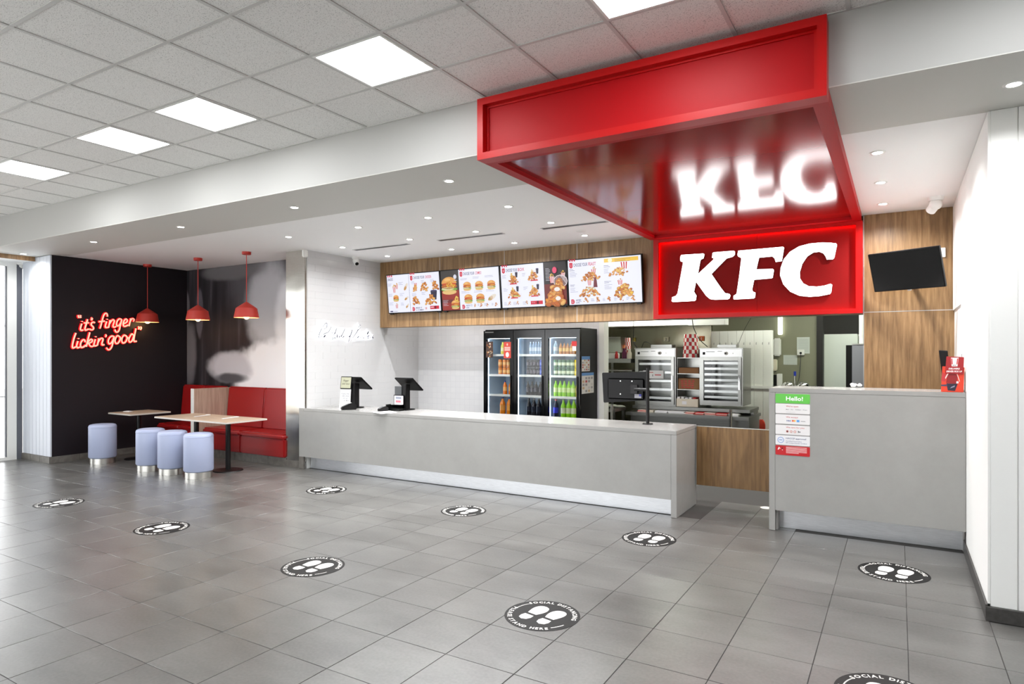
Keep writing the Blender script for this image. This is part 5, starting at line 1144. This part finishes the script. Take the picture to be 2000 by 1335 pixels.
# paper bucket stacks
def bucket_stack(cx, Y, z0, r, h, n, label):
    t = thing('bucket_stack', label, 'paper buckets', (cx, Y, z0), 'red and white paper buckets')
    for k in range(n):
        za = z0+.001+h/n*k; zb_ = za+h/n*.96; rr = r*(1-.03*k); b = B(); sg = 16
        for i in range(sg):
            a0, a1 = 2*math.pi*i/sg, 2*math.pi*(i+1)/sg; b.col = (186, 34, 40) if (i+k) % 2 else (240, 236, 230)
            b.add([(cx+rr*math.cos(a0), Y+rr*math.sin(a0), za), (cx+rr*math.cos(a1), Y+rr*math.sin(a1), za), (cx+rr*.95*math.cos(a1), Y+rr*.95*math.sin(a1), zb_), (cx+rr*.95*math.cos(a0), Y+rr*.95*math.sin(a0), zb_)], [(0, 1, 2, 3)])
        b.col = (226, 222, 216); b.add([(cx+rr*.95*math.cos(2*math.pi*i/sg), Y+rr*.95*math.sin(2*math.pi*i/sg), zb_) for i in range(sg)], [tuple(range(sg))])
        obj('bucket', b, ink, t)
bucket_stack((x0+x1)/2, 10.2, zs[0], .125, onY(1341, 652, 10.1).z-zs[0], 6, 'tall red and white bucket stack on the steel rack')
# left steel shelf with sauces
q = bx(1169, 700, 1232, 708, 9.9, .5); t = thing('wall_shelf', 'stainless shelf left of the warming cabinets', 'shelf', (q[0], 9.9, q[2])); zsf = q[5]
obj('deck', B().box(q[0], q[1], q[2], q[3], q[4], q[5]), steel, t, .003); obj('upstand', B().box(q[0]+.03, q[4]-.03, zsf-.9, q[0]+.07, q[4], zsf-.001).box(q[3]-.07, q[4]-.03, zsf-.9, q[3]-.03, q[4], zsf-.001), steel, t)
z_ = onY(1205, 722, 9.95).z; obj('lower_deck', B().box(q[0]+.02, 9.95, z_-.02, q[3], 10.38, z_), steel, t)
def sauce(x0, x1, yt, m, label):
    a, b_ = onY(x0, 690, 9.98), onY(x1, 690, 9.98); h = onY(x0, yt, 9.98).z-zsf; r = (b_.x-a.x)/2; cx = (a.x+b_.x)/2
    tag(obj('sauce_bottle', B().lathe([(.001, .001), (r, .001), (r, h*.55), (r*.6, h*.78), (r*.62, h*.82), (r*.62, h), (.001, h)], (cx, 9.98+r, zsf), 16, cap=False), m, smooth=True), label, 'bottle', 'sauces on the steel shelf')
sauce(1213.5, 1222, 680, purple, 'purple sauce bottle on the steel shelf'); sauce(1223, 1232, 681, cream, 'cream sauce bottle on the steel shelf'); sauce(1200, 1206, 686, mat('carton_red', (196, 40, 42), .6), 'small red bottle on the steel shelf')
q2 = bx(1177, 689, 1202, 698, 10.0, .2); tag(obj('plastic_tub', B().box(q2[0], 10, zsf+.001, q2[3], 10.2, q2[5]), white_plastic, None, .008), 'white plastic tub on the steel shelf', 'tub')
p = onY(1233, 690, 10.2); bucket_stack(p.x-.07, 10.22, zsf, .055, onY(1233, 659, 10.2).z-zsf, 5, 'narrow red and white cup stack on the steel shelf')
q2 = bx(1212.5, 674, 1224, 680, 10.9, .05); tag(obj('warning_light', B().box(*q2), mat('orange_lens', (255, 140, 60), .4, emit=(255, 120, 40), es=1.5)), 'small glowing orange light on the steel wall', 'light')
q2 = bx(1185, 658, 1212, 688, 10.7, .28); t = thing('wall_box', 'plain grey-green steel box on the kitchen wall', 'wall box', (q2[0], 10.7, q2[2])); obj('case', B().box(*q2), mat('box_grey', (166, 170, 160), .45), t, .004); obj('lid_rim', B().box(q2[0]-.004, 10.69, q2[5]-.02, q2[3]+.004, 10.7, q2[5]+.004), alu, t)
# number tags
for x0, y0, x1, y1, c, s, lb in ((1296, 657.5, 1306, 666.5, (232, 228, 206), '2', 'cream tag numbered two on the steel lining'), (1365, 656, 1375, 665.5, (232, 110, 40), '1', 'orange tag numbered one on the steel lining'), (1236, 659, 1240.5, 666.5, (224, 210, 90), '', 'yellow tag beside the cup stack')):
    q2 = bx(x0, y0, x1, y1, YW-.03, .028); t = thing('number_tag', lb, 'tag', (q2[0], YW-.03, q2[2])); obj('plate', B().box(*q2), mat('tag_%d' % c[2], c, .5), t, .003)
    if s: pr = Print((q2[0], YW-.0305, q2[2]), (1, 0, 0), (0, 0, 1)); W, H = q2[3]-q2[0], q2[5]-q2[2]; pr.text(s, W/2, H*.22, H*.75, (110, 106, 100) if s == '2' else (250, 240, 220), .03, align='CENTER'); pr.build('digit', ink, t)
# cables
def cable(pts, r, label): tag(obj('cable', B().tube(smooth_path([onY(*p_) for p_ in pts], 6), r, 6), black_plastic, smooth=True), label, 'cable', 'kitchen cables')
cable([(1237, 622, 10.4), (1237.5, 645, 10.4), (1238, 668, 10.4), (1246, 681, 10.2)], .006, 'black cable hanging beside the left warming cabinet')
cable([(1352, 622, 10.4), (1355, 640, 10.4), (1366, 662, 10.4), (1382, 677, 10.4)], .007, 'black cable hanging above the right warming cabinet')
cable([(1467, 620, 10.6), (1453, 645, 10.6), (1441, 675, 10.5)], .003, 'thin grey cable slanting in front of the white partition')
cable([(1253, 679, 10.3), (1258, 668, 10.3), (1266, 669, 10.3), (1275, 675, 10.3)], .005, 'short curled cable on top of the left warming cabinet')
# low bench at left
q2 = bx(1153, 798, 1229, 806, 9.3, .5); t = thing('side_bench', 'low stainless bench left of the packing bench', 'bench', (q2[0], 9.5, 0)); q2 = q2[:3]+(min(q2[3], xa-.02),)+q2[4:]; obj('top', B().box(q2[0], 9.3, q2[5]-.05, q2[3], 9.8, q2[5]), steel, t, .004)
for x in (q2[0]+.03, q2[3]-.03): obj('leg', B().box(x-.02, 9.32, 0, x+.02, 9.36, q2[5]-.051).box(x-.02, 9.74, 0, x+.02, 9.78, q2[5]-.051), steel, t)
obj('under_shelf', B().box(q2[0]+.01, 9.37, .3, q2[3]-.01, 9.73, .33), steel, t)
a = onY(1225, 791, 9.29); a.x = min(a.x, xa-.05); obj('corner_post', B().cyl((a.x, 9.28, .1), (a.x, 9.28, a.z), .022, 12), chrome, t, smooth=True)
b = B(); rg = random.Random(8)
for i in range(10): b.ball((q2[0]+.2+rg.uniform(-.12, .2), 9.55+rg.uniform(-.1, .1), q2[5]+.02+rg.uniform(0, .025)), rg.uniform(.05, .1), .06, .022, 8, 5)
tag(obj('plastic_bag', b, mat('grey_bag', (150, 152, 140), .35), smooth=True), 'crumpled grey plastic bag on the low steel bench', 'bag')
# right part of the kitchen
q2 = bx(1510, 660, 1524, 695, YG-.14, .138); t = thing('towel_dispenser', 'white paper towel dispenser on the olive wall', 'dispenser', (q2[0], YG-.14, q2[2])); obj('case', B().box(*q2), white_plastic, t, .02); obj('slot', B().box(q2[0]+.02, YG-.12, q2[2]-.006, q2[3]-.02, YG-.03, q2[2]-.0005), dark_grey, t)
q2 = bx(1508, 701, 1517, 724, YG-.1, .098); t = thing('soap_dispenser', 'cream soap dispenser below the towel dispenser', 'dispenser', (q2[0], YG-.1, q2[2])); obj('case', B().box(*q2), cream, t, .015); obj('nozzle', B().cyl((q2[0]+.05, YG-.06, q2[2]-.02), (q2[0]+.05, YG-.06, q2[2]), .012), dark_grey, t)
def sheet(x0, y0, x1, y1, label, lines=6):
    q2 = bx(x0, y0, x1, y1, YG-.006, .004); t = thing('wall_paper', label, 'paper', (q2[0], YG-.006, q2[2]), 'papers on the olive wall'); obj('sheet', B().box(*q2), mat('grey_paper', (206, 212, 206), .7), t)
    W, H = q2[3]-q2[0], q2[5]-q2[2]; pr = Print((q2[0], YG-.0065, q2[2]), (1, 0, 0), (0, 0, 1))
    for k in range(lines): pr.rect(W*.1, H*(.12+.8*k/lines), W*.9, H*(.14+.8*k/lines), (170, 176, 174))
    pr.build('ruling', ink, t)
sheet(1530, 693, 1557, 712, 'landscape white paper on the olive wall'); sheet(1556.5, 658, 1581.5, 690, 'tall white chart on the olive wall, beside the dark doorway', 9)
q2 = bx(1519, 616, 1527.5, 653, YG-.08, .078); tag(obj('wall_light', B().box(*q2), mat('wall_tube', (255, 255, 250), .4, emit=(250, 255, 240), es=1.4), None, .01), 'upright white tube light on the olive wall', 'light')
p = onY(1564, 688, YG-.04); t = thing('wall_phone', 'white wall handset base with black cord on the olive wall', 'phone', tuple(p)); obj('case', B().box(p.x-.06, YG-.05, p.z-.05, p.x+.06, YG-.007, p.z+.05), white_plastic, t, .006); obj('speaker', B().cyl((p.x, YG-.055, p.z-.01), (p.x, YG-.05, p.z-.01), .02), black_plastic, t)
obj('cord', B().tube(smooth_path([onY(*w2_) for w2_ in ((1564, 690, YG-.06), (1563, 715, YG-.06), (1560, 740, YG-.1), (1555, 752, YG-.15))], 5), .006, 6), dark_grey, t)
zk = onY(1550, 753, 12.3).z; xs0, xs1 = onY(1500, 753, 12.1).x, onY(1590, 753, 12.1).x
t = thing('wash_sink', 'stainless wash sink with a blue-topped tap before the olive wall', 'sink', ((xs0+xs1)/2, 12.3, 0)); obj('bench', B().box(xs0, 12.05, zk-.06, xs1, YG-.001, zk), steel, t, .004); obj('cabinet', B().box(xs0+.02, 12.08, 0, xs1-.02, YG-.02, zk-.061), steel, t)
p = onY(1552.5, 750, 12.45); obj('tap', B().cyl((p.x, 12.45, zk), (p.x, 12.45, zk+.17), .018), chrome, t, smooth=True); obj('tap_handle', B().cyl((p.x, 12.45, zk+.17), (p.x, 12.45, zk+.25), .022), mat('blue_plastic', (40, 60, 170), .4), t)
for x_, s in ((1540, 'left'), (1569, 'right')):
    p = onY(x_, 750, 12.3); t = thing('steel_bowl', 'upturned steel bowl on the sink, %s of the tap' % s, 'bowl', (p.x, 12.3, zk), 'steel bowls'); obj('bowl', B().ball((p.x, 12.3, zk+.001), .1, .1, .08, 20, 10, True), chrome, t, smooth=True); obj('rim', B().lathe([(.098, .001), (.105, .004), (.098, .008)], (p.x, 12.3, zk), 24, 1, .83, cap=False), chrome, t, smooth=True)
q2 = bx(1509, 732, 1525, 755, 12.2, .2); t = thing('tool_caddy', 'black and white caddy at the left of the sink', 'caddy', (q2[0], 12.2, zk)); zz = zk+.001; xm = (q2[0]+q2[3])/2
obj('case', B().box(q2[0], 12.2, zz, xm, 12.38, q2[5]), black_plastic, t, .004); obj('side', B().box(xm+.002, 12.19, zz, q2[3], 12.39, q2[5]+.02), white_plastic, t, .004)
q2 = bx(1600, 652, 1675, 760, 13.0, .6); t = thing('upright_freezer', 'tall pale enamel freezer at the back of the kitchen', 'freezer', ((q2[0]+q2[3])/2, 13.3, 0)); obj('body', B().box(q2[0], 13.03, .02, q2[3], 13.6, q2[5]), pale_fridge, t, .01); obj('door', B().box(q2[0]+.004, 13.0, .08, q2[3]-.004, 13.028, q2[5]-.004), pale_fridge, t, .008); obj('handle', B().box(q2[3]-.06, 12.97, 1.0, q2[3]-.04, 12.999, 1.3), alu, t); obj('feet', B().box(q2[0]+.05, 13.08, 0, q2[3]-.05, 13.55, .02), black_plastic, t)
q2 = bx(1652, 673, 1690, 757, 12.0, .5); zf = q2[5]; t = thing('ice_machine', 'grey cabinet with dark side before the pale freezer', 'cabinet', (q2[0]+.2, 12.2, 0)); xm = onY(1664, 700, 12.0).x
obj('body', B().box(xm, 12.0, 0, q2[3], 12.5, zf), mat('grey_enamel', (150, 150, 160), .4), t, .006); obj('dark_side', B().box(q2[0], 12.02, .0, xm-.001, 12.5, zf-.005), black_plastic, t); obj('lid_rim', B().box(xm-.004, 11.994, zf, q2[3]+.004, 12.5, zf+.02), alu, t)
q2 = bx(1677, 641, 1684, 673, 11.9, .08); t = thing('wall_pipe', 'white pipe above the grey cabinet', 'pipe', (q2[0], 11.9, zf)); cx = (q2[0]+q2[3])/2; obj('pipe', B().cyl((cx, 12.2, zf+.021), (cx, 12.2, 2.79), .035, 16), white_plastic, t, smooth=True); obj('clip', B().cyl((cx, 12.2, zf+.15), (cx, 12.2, zf+.18), .042, 16), white_plastic, t)
# red brush thing at the partition foot
p = onY(1486, 832, 10.9); t = thing('red_mop', 'red and orange mop head hanging on the white partition', 'mop', (p.x, 10.93, .05)); obj('handle', B().cyl((p.x, 10.95, .3), (p.x, 10.95, p.z), .012), mat('leaflet_red'), t)
b = B()
for i in range(9): a = -1+i/4; b.tube(smooth_path([(p.x+.01*a, 10.95, p.z+.1), (p.x+.05*a, 10.93, p.z+.03), (p.x+.045*a, 10.93, p.z-.16)], 4), .014, 6)
obj('strands', b, mat('mop_red', (206, 60, 40), .7), t, smooth=True)
